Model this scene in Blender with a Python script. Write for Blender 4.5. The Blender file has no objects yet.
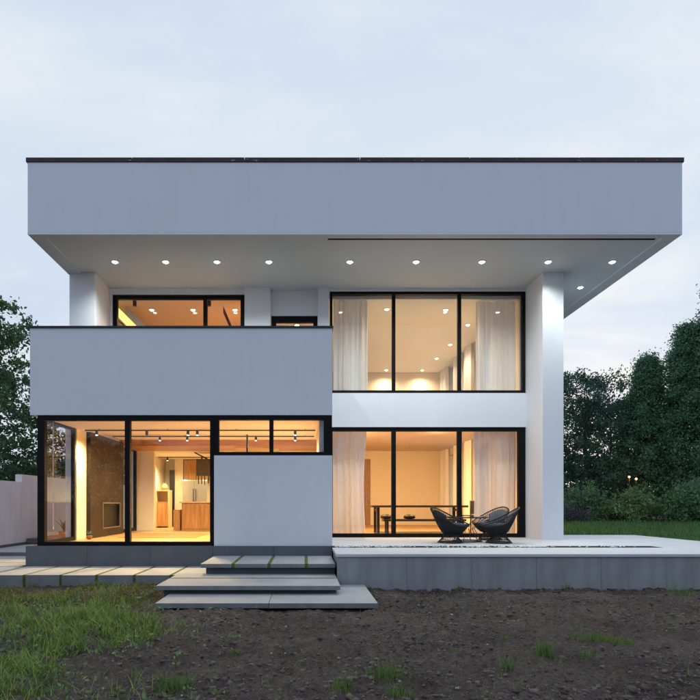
import bpy, bmesh, math, random
import numpy as np
from mathutils import Vector, Matrix

R = math.radians
sc = bpy.context.scene
COL = sc.collection
EYE = 1.29

# ------------------------------------------------------------------ camera
cam_d = bpy.data.cameras.new('camera')
cam = bpy.data.objects.new('camera', cam_d)
COL.objects.link(cam)
cam.location = (0, 0, EYE)
cam.rotation_euler = (R(90), 0, 0)
cam_d.sensor_width = 36
cam_d.lens = 36 * 550 / 700
cam_d.shift_x = 45 / 700
cam_d.shift_y = 154 / 700
cam_d.clip_start = 0.05
cam_d.clip_end = 3000
sc.camera = cam

# ------------------------------------------------------------------ world: overcast dusk
SUN_EL, SUN_AZ = R(7), R(28)          # low behind the house, a little to the right
world = bpy.data.worlds.new('World')
sc.world = world
world.use_nodes = True
nt = world.node_tree
nt.nodes.clear()
N, L = nt.nodes.new, nt.links.new
out = N('ShaderNodeOutputWorld')
bg = N('ShaderNodeBackground')
bg.inputs['Strength'].default_value = 1.0
sky = N('ShaderNodeTexSky')
sky.sky_type = 'NISHITA'
sky.sun_disc = False
sky.sun_elevation = SUN_EL
sky.sun_rotation = SUN_AZ
skyb = N('ShaderNodeVectorMath'); skyb.operation = 'SCALE'
skyb.inputs['Scale'].default_value = 0.09
L(sky.outputs[0], skyb.inputs[0])
tc = N('ShaderNodeTexCoord')
sep = N('ShaderNodeSeparateXYZ')
L(tc.outputs['Generated'], sep.inputs[0])
ramp = N('ShaderNodeValToRGB')           # cloud deck: pale towards the horizon, bluer overhead
L(sep.outputs['Z'], ramp.inputs[0])
e = ramp.color_ramp.elements
e[0].position = 0.0; e[0].color = (0.70, 0.77, 0.92, 1)
e[1].position = 1.0; e[1].color = (0.55, 0.69, 0.98, 1)
e.new(0.18).color = (0.66, 0.77, 0.945, 1)
e.new(0.55).color = (0.745, 0.84, 0.96, 1)
zz = N('ShaderNodeMath'); zz.operation = 'ADD'; zz.inputs[1].default_value = 0.22
L(sep.outputs['Z'], zz.inputs[0])
zm = N('ShaderNodeMath'); zm.operation = 'MAXIMUM'; zm.inputs[1].default_value = 0.12
L(zz.outputs[0], zm.inputs[0])
inv = N('ShaderNodeMath'); inv.operation = 'DIVIDE'; inv.inputs[0].default_value = 1.0
L(zm.outputs[0], inv.inputs[1])
proj = N('ShaderNodeVectorMath'); proj.operation = 'SCALE'
L(tc.outputs['Generated'], proj.inputs[0]); L(inv.outputs[0], proj.inputs['Scale'])
mp = N('ShaderNodeMapping'); mp.inputs['Scale'].default_value = (1.0, 1.9, 0.4)
mp.inputs['Location'].default_value = (0.4, 0.7, 0); mp.inputs['Rotation'].default_value = (0, 0, 0.25)
L(proj.outputs[0], mp.inputs[0])
n1 = N('ShaderNodeTexNoise'); n1.inputs['Scale'].default_value = 1.5
n1.inputs['Detail'].default_value = 7; n1.inputs['Roughness'].default_value = 0.55
n1.inputs['Distortion'].default_value = 0.35
L(mp.outputs[0], n1.inputs['Vector'])
cr = N('ShaderNodeValToRGB')
cr.color_ramp.elements[0].position = 0.43; cr.color_ramp.elements[0].color = (0, 0, 0, 1)
cr.color_ramp.elements[1].position = 0.64; cr.color_ramp.elements[1].color = (1, 1, 1, 1)
L(n1.outputs['Fac'], cr.inputs[0])
cm = N('ShaderNodeMath'); cm.operation = 'MULTIPLY'; cm.inputs[1].default_value = 0.95
L(cr.outputs[0], cm.inputs[0])
mixc = N('ShaderNodeMixRGB')
L(cm.outputs[0], mixc.inputs[0]); L(ramp.outputs[0], mixc.inputs[1])
mixc.inputs[2].default_value = (0.885, 0.935, 0.985, 1)
# the half of the sky away from the sunset is a deeper dusk blue
away = N('ShaderNodeMapRange'); away.interpolation_type = 'SMOOTHSTEP'
away.inputs['From Min'].default_value = 0.45; away.inputs['From Max'].default_value = -0.75
L(sep.outputs['Y'], away.inputs['Value'])
dusk = N('ShaderNodeMixRGB'); dusk.blend_type = 'MULTIPLY'
dusk.inputs[2].default_value = (0.78, 0.87, 1.0, 1)
L(away.outputs[0], dusk.inputs[0]); L(mixc.outputs[0], dusk.inputs[1])
mixs = N('ShaderNodeMixRGB'); mixs.inputs[0].default_value = 0.90
L(skyb.outputs[0], mixs.inputs[1]); L(dusk.outputs[0], mixs.inputs[2])
L(mixs.outputs[0], bg.inputs[0]); L(bg.outputs[0], out.inputs[0])

sun_d = bpy.data.lights.new('sun', 'SUN')
sun_d.energy = 0.5; sun_d.angle = R(14); sun_d.color = (1.0, 0.86, 0.74)
sun = bpy.data.objects.new('sun', sun_d)
COL.objects.link(sun)
sd = Vector((math.sin(SUN_AZ) * math.cos(SUN_EL), math.cos(SUN_AZ) * math.cos(SUN_EL), math.sin(SUN_EL)))
sun.rotation_euler = sd.to_track_quat('Z', 'Y').to_euler()
sun.location = (0, 0, 30)

sc.view_settings.view_transform = 'Standard'
sc.view_settings.look = 'None'
sc.view_settings.exposure = 0.0
sc.view_settings.gamma = 1.0
sc.view_settings.use_curve_mapping = False
sc.render.engine = 'CYCLES'
sc.cycles.use_denoising = True
sc.cycles.max_bounces = 8
sc.cycles.diffuse_bounces = 4
sc.cycles.glossy_bounces = 3
sc.cycles.transmission_bounces = 4
sc.cycles.transparent_max_bounces = 24
sc.cycles.sample_clamp_indirect = 6
sc.cycles.caustics_reflective = False
sc.cycles.caustics_refractive = False

# ------------------------------------------------------------------ materials
MATS = {}
def base_mat(name):
    m = bpy.data.materials.new(name)
    m.use_nodes = True
    MATS[name] = m
    return m, m.node_tree, m.node_tree.nodes['Principled BSDF']

def mat(name, col, rough=0.6, var=0.08, scale=3.0, bump=0.0, bscale=60.0, metallic=0.0, spec=0.4, col2=None, detail=4, streak=0.0):
    m, t, b = base_mat(name)
    b.inputs['Roughness'].default_value = rough
    b.inputs['Metallic'].default_value = metallic
    b.inputs['Specular IOR Level'].default_value = spec
    co = t.nodes.new('ShaderNodeTexCoord')
    no = t.nodes.new('ShaderNodeTexNoise')
    no.inputs['Scale'].default_value = scale; no.inputs['Detail'].default_value = detail
    no.inputs['Roughness'].default_value = 0.6
    t.links.new(co.outputs['Object'], no.inputs['Vector'])
    rp = t.nodes.new('ShaderNodeValToRGB')
    rp.color_ramp.elements[0].position = 0.3; rp.color_ramp.elements[1].position = 0.7
    c2 = col2 if col2 else tuple(min(1, c * (1 + var)) for c in col)
    c1 = tuple(c * (1 - var) for c in col)
    rp.color_ramp.elements[0].color = (*c1, 1); rp.color_ramp.elements[1].color = (*c2, 1)
    t.links.new(no.outputs['Fac'], rp.inputs[0])
    last = rp.outputs[0]
    if streak > 0:                                   # faint vertical weather streaks
        mpn = t.nodes.new('ShaderNodeMapping'); mpn.inputs['Scale'].default_value = (5.0, 5.0, 0.35)
        t.links.new(co.outputs['Object'], mpn.inputs[0])
        n3 = t.nodes.new('ShaderNodeTexNoise'); n3.inputs['Scale'].default_value = 1.6; n3.inputs['Detail'].default_value = 6
        t.links.new(mpn.outputs[0], n3.inputs['Vector'])
        r3 = t.nodes.new('ShaderNodeValToRGB')
        r3.color_ramp.elements[0].position = 0.32; r3.color_ramp.elements[0].color = (1 - streak,) * 3 + (1,)
        r3.color_ramp.elements[1].position = 0.62; r3.color_ramp.elements[1].color = (1, 1, 1, 1)
        t.links.new(n3.outputs['Fac'], r3.inputs[0])
        mx = t.nodes.new('ShaderNodeMixRGB'); mx.blend_type = 'MULTIPLY'; mx.inputs[0].default_value = 1
        t.links.new(last, mx.inputs[1]); t.links.new(r3.outputs[0], mx.inputs[2]); last = mx.outputs[0]
    t.links.new(last, b.inputs['Base Color'])
    if bump > 0:
        n2 = t.nodes.new('ShaderNodeTexNoise'); n2.inputs['Scale'].default_value = bscale; n2.inputs['Detail'].default_value = 5
        t.links.new(co.outputs['Object'], n2.inputs['Vector'])
        bp = t.nodes.new('ShaderNodeBump'); bp.inputs['Strength'].default_value = bump; bp.inputs['Distance'].default_value = 0.02
        t.links.new(n2.outputs['Fac'], bp.inputs['Height']); t.links.new(bp.outputs[0], b.inputs['Normal'])
    return m

def emis(name, col, strength):
    m, t, b = base_mat(name)
    b.inputs['Base Color'].default_value = (0.8, 0.8, 0.8, 1)
    b.inputs['Emission Color'].default_value = (*col, 1)
    b.inputs['Emission Strength'].default_value = strength
    return m

def wood(name, c1, c2, rough=0.45, scale=1.0, axis=0):
    m, t, b = base_mat(name)
    b.inputs['Roughness'].default_value = rough
    co = t.nodes.new('ShaderNodeTexCoord')
    mp_ = t.nodes.new('ShaderNodeMapping')
    s = [9.0 * scale] * 3; s[axis] = 0.7 * scale
    mp_.inputs['Scale'].default_value = s
    t.links.new(co.outputs['Object'], mp_.inputs[0])
    no = t.nodes.new('ShaderNodeTexNoise'); no.inputs['Scale'].default_value = 2.2
    no.inputs['Detail'].default_value = 7; no.inputs['Distortion'].default_value = 0.8
    t.links.new(mp_.outputs[0], no.inputs['Vector'])
    rp = t.nodes.new('ShaderNodeValToRGB')
    rp.color_ramp.elements[0].position = 0.35; rp.color_ramp.elements[0].color = (*c1, 1)
    rp.color_ramp.elements[1].position = 0.65; rp.color_ramp.elements[1].color = (*c2, 1)
    t.links.new(no.outputs['Fac'], rp.inputs[0]); t.links.new(rp.outputs[0], b.inputs['Base Color'])
    return m

def leaf_mat(name, c1, c2, rough=0.55, trans=0.35):
    m, t, b = base_mat(name)
    g = t.nodes.new('ShaderNodeNewGeometry')
    rp = t.nodes.new('ShaderNodeValToRGB')
    rp.color_ramp.elements[0].color = (*c1, 1); rp.color_ramp.elements[1].color = (*c2, 1)
    t.links.new(g.outputs['Random Per Island'], rp.inputs[0])
    t.links.new(rp.outputs[0], b.inputs['Base Color'])
    b.inputs['Roughness'].default_value = rough
    b.inputs['Specular IOR Level'].default_value = 0.3
    tr = t.nodes.new('ShaderNodeBsdfTranslucent'); t.links.new(rp.outputs[0], tr.inputs[0])
    mx = t.nodes.new('ShaderNodeMixShader'); mx.inputs[0].default_value = trans
    o = t.nodes['Material Output']
    t.links.new(b.outputs[0], mx.inputs[1]); t.links.new(tr.outputs[0], mx.inputs[2]); t.links.new(mx.outputs[0], o.inputs[0])
    return m

def glass_mat(name, tint=(0.95, 0.97, 0.97), f0=0.032, wav=0.0):
    m = bpy.data.materials.new(name); m.use_nodes = True; MATS[name] = m
    t = m.node_tree; t.nodes.clear()
    o = t.nodes.new('ShaderNodeOutputMaterial')
    tr = t.nodes.new('ShaderNodeBsdfTransparent'); tr.inputs[0].default_value = (*tint, 1)
    gl = t.nodes.new('ShaderNodeBsdfGlossy'); gl.inputs['Roughness'].default_value = 0.0
    lw = t.nodes.new('ShaderNodeLayerWeight'); lw.inputs[0].default_value = 0.5
    p = t.nodes.new('ShaderNodeMath'); p.operation = 'POWER'; p.inputs[1].default_value = 5
    t.links.new(lw.outputs['Facing'], p.inputs[0])
    ma = t.nodes.new('ShaderNodeMath'); ma.operation = 'MULTIPLY_ADD'
    ma.inputs[1].default_value = 1 - f0; ma.inputs[2].default_value = f0
    t.links.new(p.outputs[0], ma.inputs[0])
    mx = t.nodes.new('ShaderNodeMixShader')
    t.links.new(ma.outputs[0], mx.inputs[0]); t.links.new(tr.outputs[0], mx.inputs[1]); t.links.new(gl.outputs[0], mx.inputs[2])
    t.links.new(mx.outputs[0], o.inputs[0])
    return m

def sheer_mat(name, col, thin=0.3):
    m = bpy.data.materials.new(name); m.use_nodes = True; MATS[name] = m
    t = m.node_tree; t.nodes.clear()
    o = t.nodes.new('ShaderNodeOutputMaterial')
    d = t.nodes.new('ShaderNodeBsdfDiffuse'); d.inputs[0].default_value = (*col, 1)
    tl = t.nodes.new('ShaderNodeBsdfTranslucent'); tl.inputs[0].default_value = (*col, 1)
    tr = t.nodes.new('ShaderNodeBsdfTransparent')
    a = t.nodes.new('ShaderNodeMixShader'); a.inputs[0].default_value = 0.5
    t.links.new(d.outputs[0], a.inputs[1]); t.links.new(tl.outputs[0], a.inputs[2])
    b = t.nodes.new('ShaderNodeMixShader'); b.inputs[0].default_value = thin; a.inputs[0].default_value = 0.21
    t.links.new(a.outputs[0], b.inputs[1]); t.links.new(tr.outputs[0], b.inputs[2]); t.links.new(b.outputs[0], o.inputs[0])
    return m

STUCCO = mat('stucco', (0.755, 0.775, 0.825), 0.85, 0.022, 0.8, 0.14, 90, streak=0.015, detail=7)
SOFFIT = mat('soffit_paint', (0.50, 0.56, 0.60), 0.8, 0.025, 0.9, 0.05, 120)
FRAME = mat('black_frame', (0.006, 0.006, 0.007), 0.6, 0.1, 5, spec=0.15)
COPING = mat('coping_metal', (0.026, 0.009, 0.011), 0.5, 0.3, 4.0, col2=(0.065, 0.024, 0.026))
CAPDARK = mat('parapet_cap', (0.02, 0.022, 0.026), 0.45, 0.2, 3)
PLINTH = mat('plinth_stone', (0.115, 0.125, 0.14), 0.7, 0.12, 2.5, 0.1, 80)
TERR = mat('terrace_top', (0.57, 0.58, 0.595), 0.75, 0.06, 1.4, 0.06, 90)
TFACE = mat('terrace_face', (0.31, 0.315, 0.322), 0.8, 0.16, 1.5, 0.12, 70, streak=0.20, detail=8)
SLAB = mat('step_slab', (0.40, 0.402, 0.40), 0.7, 0.10, 2.2, 0.1, 80)
SIDE_SHADE = mat('side_shade_stone', (0.20, 0.205, 0.21), 0.85, 0.2, 4, 0.2, 60)  # darker copy of the slab stone: shade of the sides put into colour
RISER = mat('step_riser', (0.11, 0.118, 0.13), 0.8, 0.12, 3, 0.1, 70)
PAVER = mat('paver_stone', (0.47, 0.465, 0.455), 0.75, 0.10, 2.0, 0.12, 80)
CREAM = mat('interior_cream', (0.72, 0.66, 0.56), 0.8, 0.02, 1.0)
IWHITE = mat('interior_white', (0.74, 0.71, 0.66), 0.8, 0.02, 1.0)
OAK = wood('floor_oak', (0.36, 0.20, 0.085), (0.50, 0.31, 0.15), 0.35, 1.0, 0)
OAK2 = wood('cabinet_oak', (0.33, 0.16, 0.06), (0.47, 0.26, 0.11), 0.5, 1.2, 2)
BEAM = wood('beam_oak', (0.30, 0.15, 0.07), (0.42, 0.23, 0.11), 0.5, 0.7, 0)
HEARTH = mat('hearth_slate', (0.024, 0.015, 0.010), 0.55, 0.35, 1.6, 0.1, 25, spec=.25)
STEEL = mat('steel', (0.5, 0.5, 0.5), 0.3, 0.05, 3, metallic=0.9)
BLACK = mat('black_metal', (0.012, 0.012, 0.012), 0.45, 0.2, 6)
GREYBOX = mat('hood_grey', (0.10, 0.09, 0.085), 0.5, 0.1, 3)
DARKWOOD = wood('dark_wood', (0.03, 0.018, 0.012), (0.055, 0.033, 0.02), 0.4, 1.0, 0)
WICKER = mat('black_wicker', (0.014, 0.015, 0.017), 0.5, 0.4, 40)
CUSHION = mat('grey_cushion', (0.10, 0.115, 0.135), 0.9, 0.1, 8, 0.2, 120)
GLASS = glass_mat('window_glass')
TGLASS = glass_mat('table_glass', (0.75, 0.82, 0.82), 0.06)
SHEER = sheer_mat('sheer_curtain', (0.90, 0.91, 0.93), 0.10)
PINKWALL = mat('boundary_render', (0.86, 0.775, 0.77), 0.85, 0.06, 1.2, 0.1, 60, streak=0.06)
DECK = wood('deck_wood', (0.12, 0.09, 0.075), (0.2, 0.15, 0.125), 0.7, 1.0, 0)
BED = mat('drain_bed', (0.016, 0.016, 0.018), 0.9, 0.3, 10, 0.4, 60)
PEBBLE = mat('white_pebbles', (0.72, 0.72, 0.72), 0.6, 0.15, 12)
COOL = emis('cool_lens', (0.93, 1.0, 0.97), 25)
WARM = emis('warm_lens', (1.0, 0.80, 0.52), 14)
LAMPG = emis('garden_globe', (1.0, 0.50, 0.14), 1.9)
LED = emis('led_strip', (1.0, 0.66, 0.16), 1.6)
WHITEP = mat('white_plastic', (0.75, 0.74, 0.70), 0.5, 0.05, 5)
BARK = mat('bark', (0.06, 0.048, 0.038), 0.9, 0.3, 8, 0.5, 25)
TERRA = mat('terracotta', (0.25, 0.11, 0.06), 0.8, 0.15, 6)

LEAF_DARK = leaf_mat('leaf_dark', (0.032, 0.074, 0.054), (0.10, 0.195, 0.125))
LEAF_MID = leaf_mat('leaf_mid', (0.075, 0.165, 0.10), (0.18, 0.34, 0.195))
LEAF_LEFT = leaf_mat('leaf_left', (0.045, 0.09, 0.042), (0.12, 0.21, 0.09))
LEAF_BUSH = leaf_mat('leaf_bush', (0.07, 0.165, 0.075), (0.18, 0.33, 0.14))
LEAF_PALE = leaf_mat('leaf_pale', (0.11, 0.21, 0.08), (0.27, 0.38, 0.16))
LEAF_LILAC = leaf_mat('leaf_lilac', (0.07, 0.07, 0.09), (0.13, 0.12, 0.16))
GRASS = leaf_mat('grass_blade', (0.07, 0.155, 0.022), (0.31, 0.43, 0.09), 0.6, 0.3)
TUFT = leaf_mat('tuft_blade', (0.06, 0.13, 0.022), (0.20, 0.31, 0.07), 0.6, 0.3)
GRASS_FAR = leaf_mat('grass_far', (0.06, 0.15, 0.045), (0.14, 0.29, 0.085), 0.6, 0.3)
GRASS_DRY = leaf_mat('grass_dry', (0.11, 0.13, 0.035), (0.20, 0.19, 0.07), 0.7, 0.25)
MOSS = mat('joint_grass', (0.07, 0.10, 0.012), 0.9, 0.3, 20, 0.5, 90, col2=(0.19, 0.22, 0.03))

def soil_material():
    m, t, b = base_mat('soil')
    co = t.nodes.new('ShaderNodeTexCoord')
    def noise(s, d=6):
        n = t.nodes.new('ShaderNodeTexNoise'); n.inputs['Scale'].default_value = s; n.inputs['Detail'].default_value = d
        n.inputs['Roughness'].default_value = 0.65
        t.links.new(co.outputs['Object'], n.inputs['Vector']); return n
    a = noise(0.9); c = noise(24); f = noise(95, 4)
    r = t.nodes.new('ShaderNodeValToRGB')
    r.color_ramp.elements[0].position = 0.38; r.color_ramp.elements[0].color = (0.062, 0.045, 0.039, 1)
    r.color_ramp.elements[1].position = 0.64; r.color_ramp.elements[1].color = (0.29, 0.226, 0.198, 1)
    mm = t.nodes.new('ShaderNodeMath'); mm.operation = 'MULTIPLY_ADD'; mm.inputs[1].default_value = 0.34
    t.links.new(a.outputs['Fac'], mm.inputs[0])
    h0 = t.nodes.new('ShaderNodeMath'); h0.operation = 'MULTIPLY'; h0.inputs[1].default_value = 0.28
    t.links.new(f.outputs['Fac'], h0.inputs[0])
    h = t.nodes.new('ShaderNodeMath'); h.operation = 'MULTIPLY_ADD'; h.inputs[1].default_value = 0.38
    t.links.new(c.outputs['Fac'], h.inputs[0]); t.links.new(h0.outputs[0], h.inputs[2]); t.links.new(h.outputs[0], mm.inputs[2])
    t.links.new(mm.outputs[0], r.inputs[0]); t.links.new(r.outputs[0], b.inputs['Base Color'])
    b.inputs['Roughness'].default_value = 0.95; b.inputs['Specular IOR Level'].default_value = 0.15
    s = t.nodes.new('ShaderNodeMath'); s.operation = 'ADD'
    t.links.new(c.outputs['Fac'], s.inputs[0]); t.links.new(f.outputs['Fac'], s.inputs[1])
    bp = t.nodes.new('ShaderNodeBump'); bp.inputs['Strength'].default_value = 1.0; bp.inputs['Distance'].default_value = 0.05
    t.links.new(s.outputs[0], bp.inputs['Height']); t.links.new(bp.outputs[0], b.inputs['Normal'])
    return m
SOIL = soil_material()
CLOD = leaf_mat('clod', (0.060, 0.044, 0.038), (0.18, 0.142, 0.125), 0.95, 0.0)

# ------------------------------------------------------------------ object helpers
WL = {}                                              # object -> world position of its origin
def tag(o, label=None, cat=None, group=None, kind=None):
    if label: o['label'] = label
    if cat: o['category'] = cat
    if group: o['group'] = group
    if kind: o['kind'] = kind
    return o

def place(o, parent, loc):
    loc = Vector(loc)
    COL.objects.link(o)
    if parent is not None:
        o.parent = parent
        o.location = loc - WL[parent.name]
    else:
        o.location = loc
    WL[o.name] = loc
    return o

def empty(name, loc, label=None, cat=None, group=None):
    o = bpy.data.objects.new(name, None)
    o.empty_display_size = 0.2
    place(o, None, loc)
    return tag(o, label, cat, group)

def mesh_obj(name, verts, faces, m, parent=None, loc=None, smooth=False):
    v = np.asarray(verts, dtype=float)
    if loc is None:
        lo, hi = v.min(0), v.max(0)
        loc = ((lo[0] + hi[0]) / 2, (lo[1] + hi[1]) / 2, lo[2])
    me = bpy.data.meshes.new(name)
    me.from_pydata((v - np.asarray(loc)).tolist(), [], faces)
    me.materials.append(m)
    if smooth:
        me.polygons.foreach_set('use_smooth', [True] * len(me.polygons))
    me.update()
    return place(bpy.data.objects.new(name, me), parent, loc)

def big_mesh(name, verts, loops, sizes, m, parent=None, loc=(0, 0, 0), smooth=False):
    """fast numpy mesh: sizes = vertices per face"""
    me = bpy.data.meshes.new(name)
    v = (np.asarray(verts) - np.asarray(loc)).astype(np.float32)
    loops = np.asarray(loops, dtype=np.int32).ravel(); sizes = np.asarray(sizes, dtype=np.int32)
    me.vertices.add(len(v)); me.vertices.foreach_set('co', v.ravel())
    me.loops.add(len(loops)); me.loops.foreach_set('vertex_index', loops)
    me.polygons.add(len(sizes))
    me.polygons.foreach_set('loop_start', np.concatenate(([0], np.cumsum(sizes)[:-1])).astype(np.int32))
    me.polygons.foreach_set('loop_total', sizes)
    if smooth: me.polygons.foreach_set('use_smooth', np.ones(len(sizes), dtype=bool))
    me.materials.append(m)
    me.update(calc_edges=True)
    return place(bpy.data.objects.new(name, me), parent, loc)

def boxes(name, lst, m, parent=None, bevel=0.0, loc=None):
    """one mesh of axis-aligned boxes (x0,x1,y0,y1,z0,z1)"""
    bm = bmesh.new()
    for (x0, x1, y0, y1, z0, z1) in lst:
        vs = [bm.verts.new(p) for p in ((x0, y0, z0), (x1, y0, z0), (x1, y1, z0), (x0, y1, z0), (x0, y0, z1), (x1, y0, z1), (x1, y1, z1), (x0, y1, z1))]
        for f in ((0, 3, 2, 1), (4, 5, 6, 7), (0, 1, 5, 4), (1, 2, 6, 5), (2, 3, 7, 6), (3, 0, 4, 7)):
            bm.faces.new([vs[i] for i in f])
    if bevel > 0:
        bmesh.ops.bevel(bm, geom=bm.edges[:], offset=bevel, segments=2, affect='EDGES', profile=0.6)
    v = np.array([q.co[:] for q in bm.verts]); bm.verts.index_update()
    f = [[q.index for q in p.verts] for p in bm.faces]
    bm.free()
    return mesh_obj(name, v, f, m, parent, loc)

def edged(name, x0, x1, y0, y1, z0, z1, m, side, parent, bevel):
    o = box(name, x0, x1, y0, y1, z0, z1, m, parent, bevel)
    o.data.materials.append(side)                    # sides coloured darker, standing in for their shade
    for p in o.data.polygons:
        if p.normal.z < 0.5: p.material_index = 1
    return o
def box(name, x0, x1, y0, y1, z0, z1, m, parent=None, bevel=0.0):
    return boxes(name, [(x0, x1, y0, y1, z0, z1)], m, parent, bevel)

def tube(points, radii, n=8, closed=False):
    """verts, faces of a tube along points"""
    pts = [Vector(p) for p in points]
    if not hasattr(radii, '__len__'): radii = [radii] * len(pts)
    V, F = [], []
    k = len(pts)
    for i, p in enumerate(pts):
        a = pts[(i - 1) % k] if (closed or i > 0) else p
        b = pts[(i + 1) % k] if (closed or i < k - 1) else p
        d = (b - a).normalized()
        up = Vector((0, 0, 1)) if abs(d.z) < 0.95 else Vector((1, 0, 0))
        s = d.cross(up).normalized(); u = s.cross(d)
        for j in range(n):
            t = 2 * math.pi * j / n
            V.append(tuple(p + (s * math.cos(t) + u * math.sin(t)) * radii[i]))
    m_ = k if closed else k - 1
    for i in range(m_):
        i2 = (i + 1) % k
        for j in range(n):
            j2 = (j + 1) % n
            F.append((i * n + j, i * n + j2, i2 * n + j2, i2 * n + j))
    if not closed:
        F.append(tuple(range(n - 1, -1, -1))); F.append(tuple((k - 1) * n + j for j in range(n)))
    return V, F

def merge(parts):
    V, F = [], []
    for v, f in parts:
        o = len(V); V += list(v); F += [tuple(i + o for i in q) for q in f]
    return V, F

def disc_ring(c, r0, r1, z0, z1, n=28):
    """flat ring (r0 inner) between z0 and z1"""
    V, F = [], []
    for j in range(n):
        t = 2 * math.pi * j / n
        for (r, z) in ((r0, z0), (r1, z0), (r1, z1), (r0, z1)):
            V.append((c[0] + r * math.cos(t), c[1] + r * math.sin(t), c[2] + z))
    for j in range(n):
        a, b = j * 4, ((j + 1) % n) * 4
        for q in range(4):
            F.append((a + q, b + q, b + (q + 1) % 4, a + (q + 1) % 4))
    return V, F

def lathe(c, prof, n=28, cap=True):
    V, F = [], []
    for (r, z) in prof:
        for j in range(n):
            t = 2 * math.pi * j / n
            V.append((c[0] + r * math.cos(t), c[1] + r * math.sin(t), c[2] + z))
    for i in range(len(prof) - 1):
        for j in range(n):
            j2 = (j + 1) % n
            F.append((i * n + j, i * n + j2, (i + 1) * n + j2, (i + 1) * n + j))
    if cap:
        F.append(tuple(range(n - 1, -1, -1))); F.append(tuple((len(prof) - 1) * n + j for j in range(n)))
    return V, F

def add_light(name, kind, parent, loc, energy, col, size=0.05, spot=None, blend=1.0, aim=(0, 0, -1)):
    d = bpy.data.lights.new(name, kind)
    d.energy = energy; d.color = col
    d.shadow_soft_size = size
    if kind == 'SPOT':
        d.spot_size = R(spot); d.spot_blend = blend
    o = bpy.data.objects.new(name, d)
    o.rotation_euler = Vector(aim).to_track_quat('-Z', 'Y').to_euler()
    return place(o, parent, loc)

# ------------------------------------------------------------------ value noise in numpy
def vnoise(x, y, seed=0):
    xi = np.floor(x).astype(np.int64); yi = np.floor(y).astype(np.int64)
    xf = x - xi; yf = y - yi
    def h(a, b):
        n = (a * 374761393 + b * 668265263 + seed * 974634777) & 0xFFFFFFFF
        n = ((n ^ (n >> 13)) * 1274126177) & 0xFFFFFFFF
        return ((n ^ (n >> 16)) & 0xFFFF) / 65535.0
    u = xf * xf * (3 - 2 * xf); v = yf * yf * (3 - 2 * yf)
    return (h(xi, yi) * (1 - u) + h(xi + 1, yi) * u) * (1 - v) + (h(xi, yi + 1) * (1 - u) + h(xi + 1, yi + 1) * u) * v
def fbm(x, y, oct=4, seed=0):
    s, a, t = 0.0, 0.5, 0.0
    for o in range(oct):
        s = s + a * vnoise(x * 2 ** o + 17.3 * o, y * 2 ** o - 9.1 * o, seed + o); t += a; a *= 0.5
    return s / t
def sstep(a, b, x):
    t = np.clip((x - a) / (b - a), 0, 1); return t * t * (3 - 2 * t)
def ground_h(x, y):
    x = np.asarray(x, float); y = np.asarray(y, float)
    rough = 0.075 * (fbm(x * 1.1, y * 1.1, 3, 1) - 0.5) + 0.075 * (fbm(x * 3.7, y * 3.7, 4, 5) - 0.5) + 0.05 * (np.abs(fbm(x * 9, y * 9, 3, 9) - 0.5) * 2 - 0.4) + 0.06 * (fbm(x * 15, y * 15, 2, 13) - .5)
    near = 1 - sstep(9.0, 12.0, y)
    h = rough * (0.15 + 0.85 * near) - 0.035
    h = h + 0.48 * sstep(8.6, 11.0, y) * sstep(8.15, 8.6, x)               # lawn level with the terrace on the right
    h = h + 0.48 * sstep(13.9, 14.6, y) * sstep(5.4, 6.2, x) * (1 - sstep(8.15, 8.6, x))
    h = h + 0.10 * sstep(9.0, 11.0, y) * (1 - sstep(-5.6, -5.2, x))
    inside = sstep(-5.3, -5.0, x) * (1 - sstep(5.5, 5.7, x)) * sstep(9.2, 10.2, y) * (1 - sstep(20, 21, y))
    inside = np.maximum(inside, sstep(0.4, 0.6, x) * (1 - sstep(8.1, 8.25, x)) * sstep(8.5, 8.8, y) * (1 - sstep(13.7, 13.9, y)))
    h = h * (1 - inside) - 0.1 * inside
    st = sstep(-2.3, -2.0, x) * (1 - sstep(0.85, 1.05, x)) * sstep(6.9, 7.1, y) * (1 - sstep(8.5, 8.8, y))
    return h * (1 - st) - 0.07 * st

# ================================================================== GROUND (one sheet to the horizon)
def axis(lo, hi, step, far_lo, far_hi):
    mid = np.arange(lo, hi + 1e-6, step)
    def grow(start, end, s):
        a, p = [], start
        while abs(p - start) < abs(end - start):
            s *= 1.22; p += math.copysign(s, end - start); a.append(p)
        return a
    return np.array(grow(lo, far_lo, step)[::-1] + mid.tolist() + grow(hi, far_hi, step))
gx = axis(-5.0, 6.4, 0.026, -900, 900); gy = axis(3.3, 8.9, 0.024, -400, 1600)
GX, GY = np.meshgrid(gx, gy)
GZ = ground_h(GX, GY)
nxg, nyg = len(gx), len(gy)
idx = np.arange(nxg * nyg).reshape(nyg, nxg)
quads = np.stack([idx[:-1, :-1], idx[:-1, 1:], idx[1:, 1:], idx[1:, :-1]], -1).reshape(-1, 4)
g = big_mesh('ground', np.stack([GX, GY, GZ], -1).reshape(-1, 3), quads, np.full(len(quads), 4), SOIL, smooth=True)
tag(g, 'bare dark brown soil yard in front of the house', kind='structure')

# ================================================================== HOUSE
house = empty('house', (0, 15.3, 0.0), 'white two-storey flat-roofed villa with black window frames and lit rooms', 'house')
SZ = 6.283                                            # soffit level
roof = box('roof', -5.14, 6.99, 10.19, 21.6, SZ + 0.04, 7.62, STUCCO, house, 0.006)
tag(roof, 'deep white flat roof slab overhanging the terrace')
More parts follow.
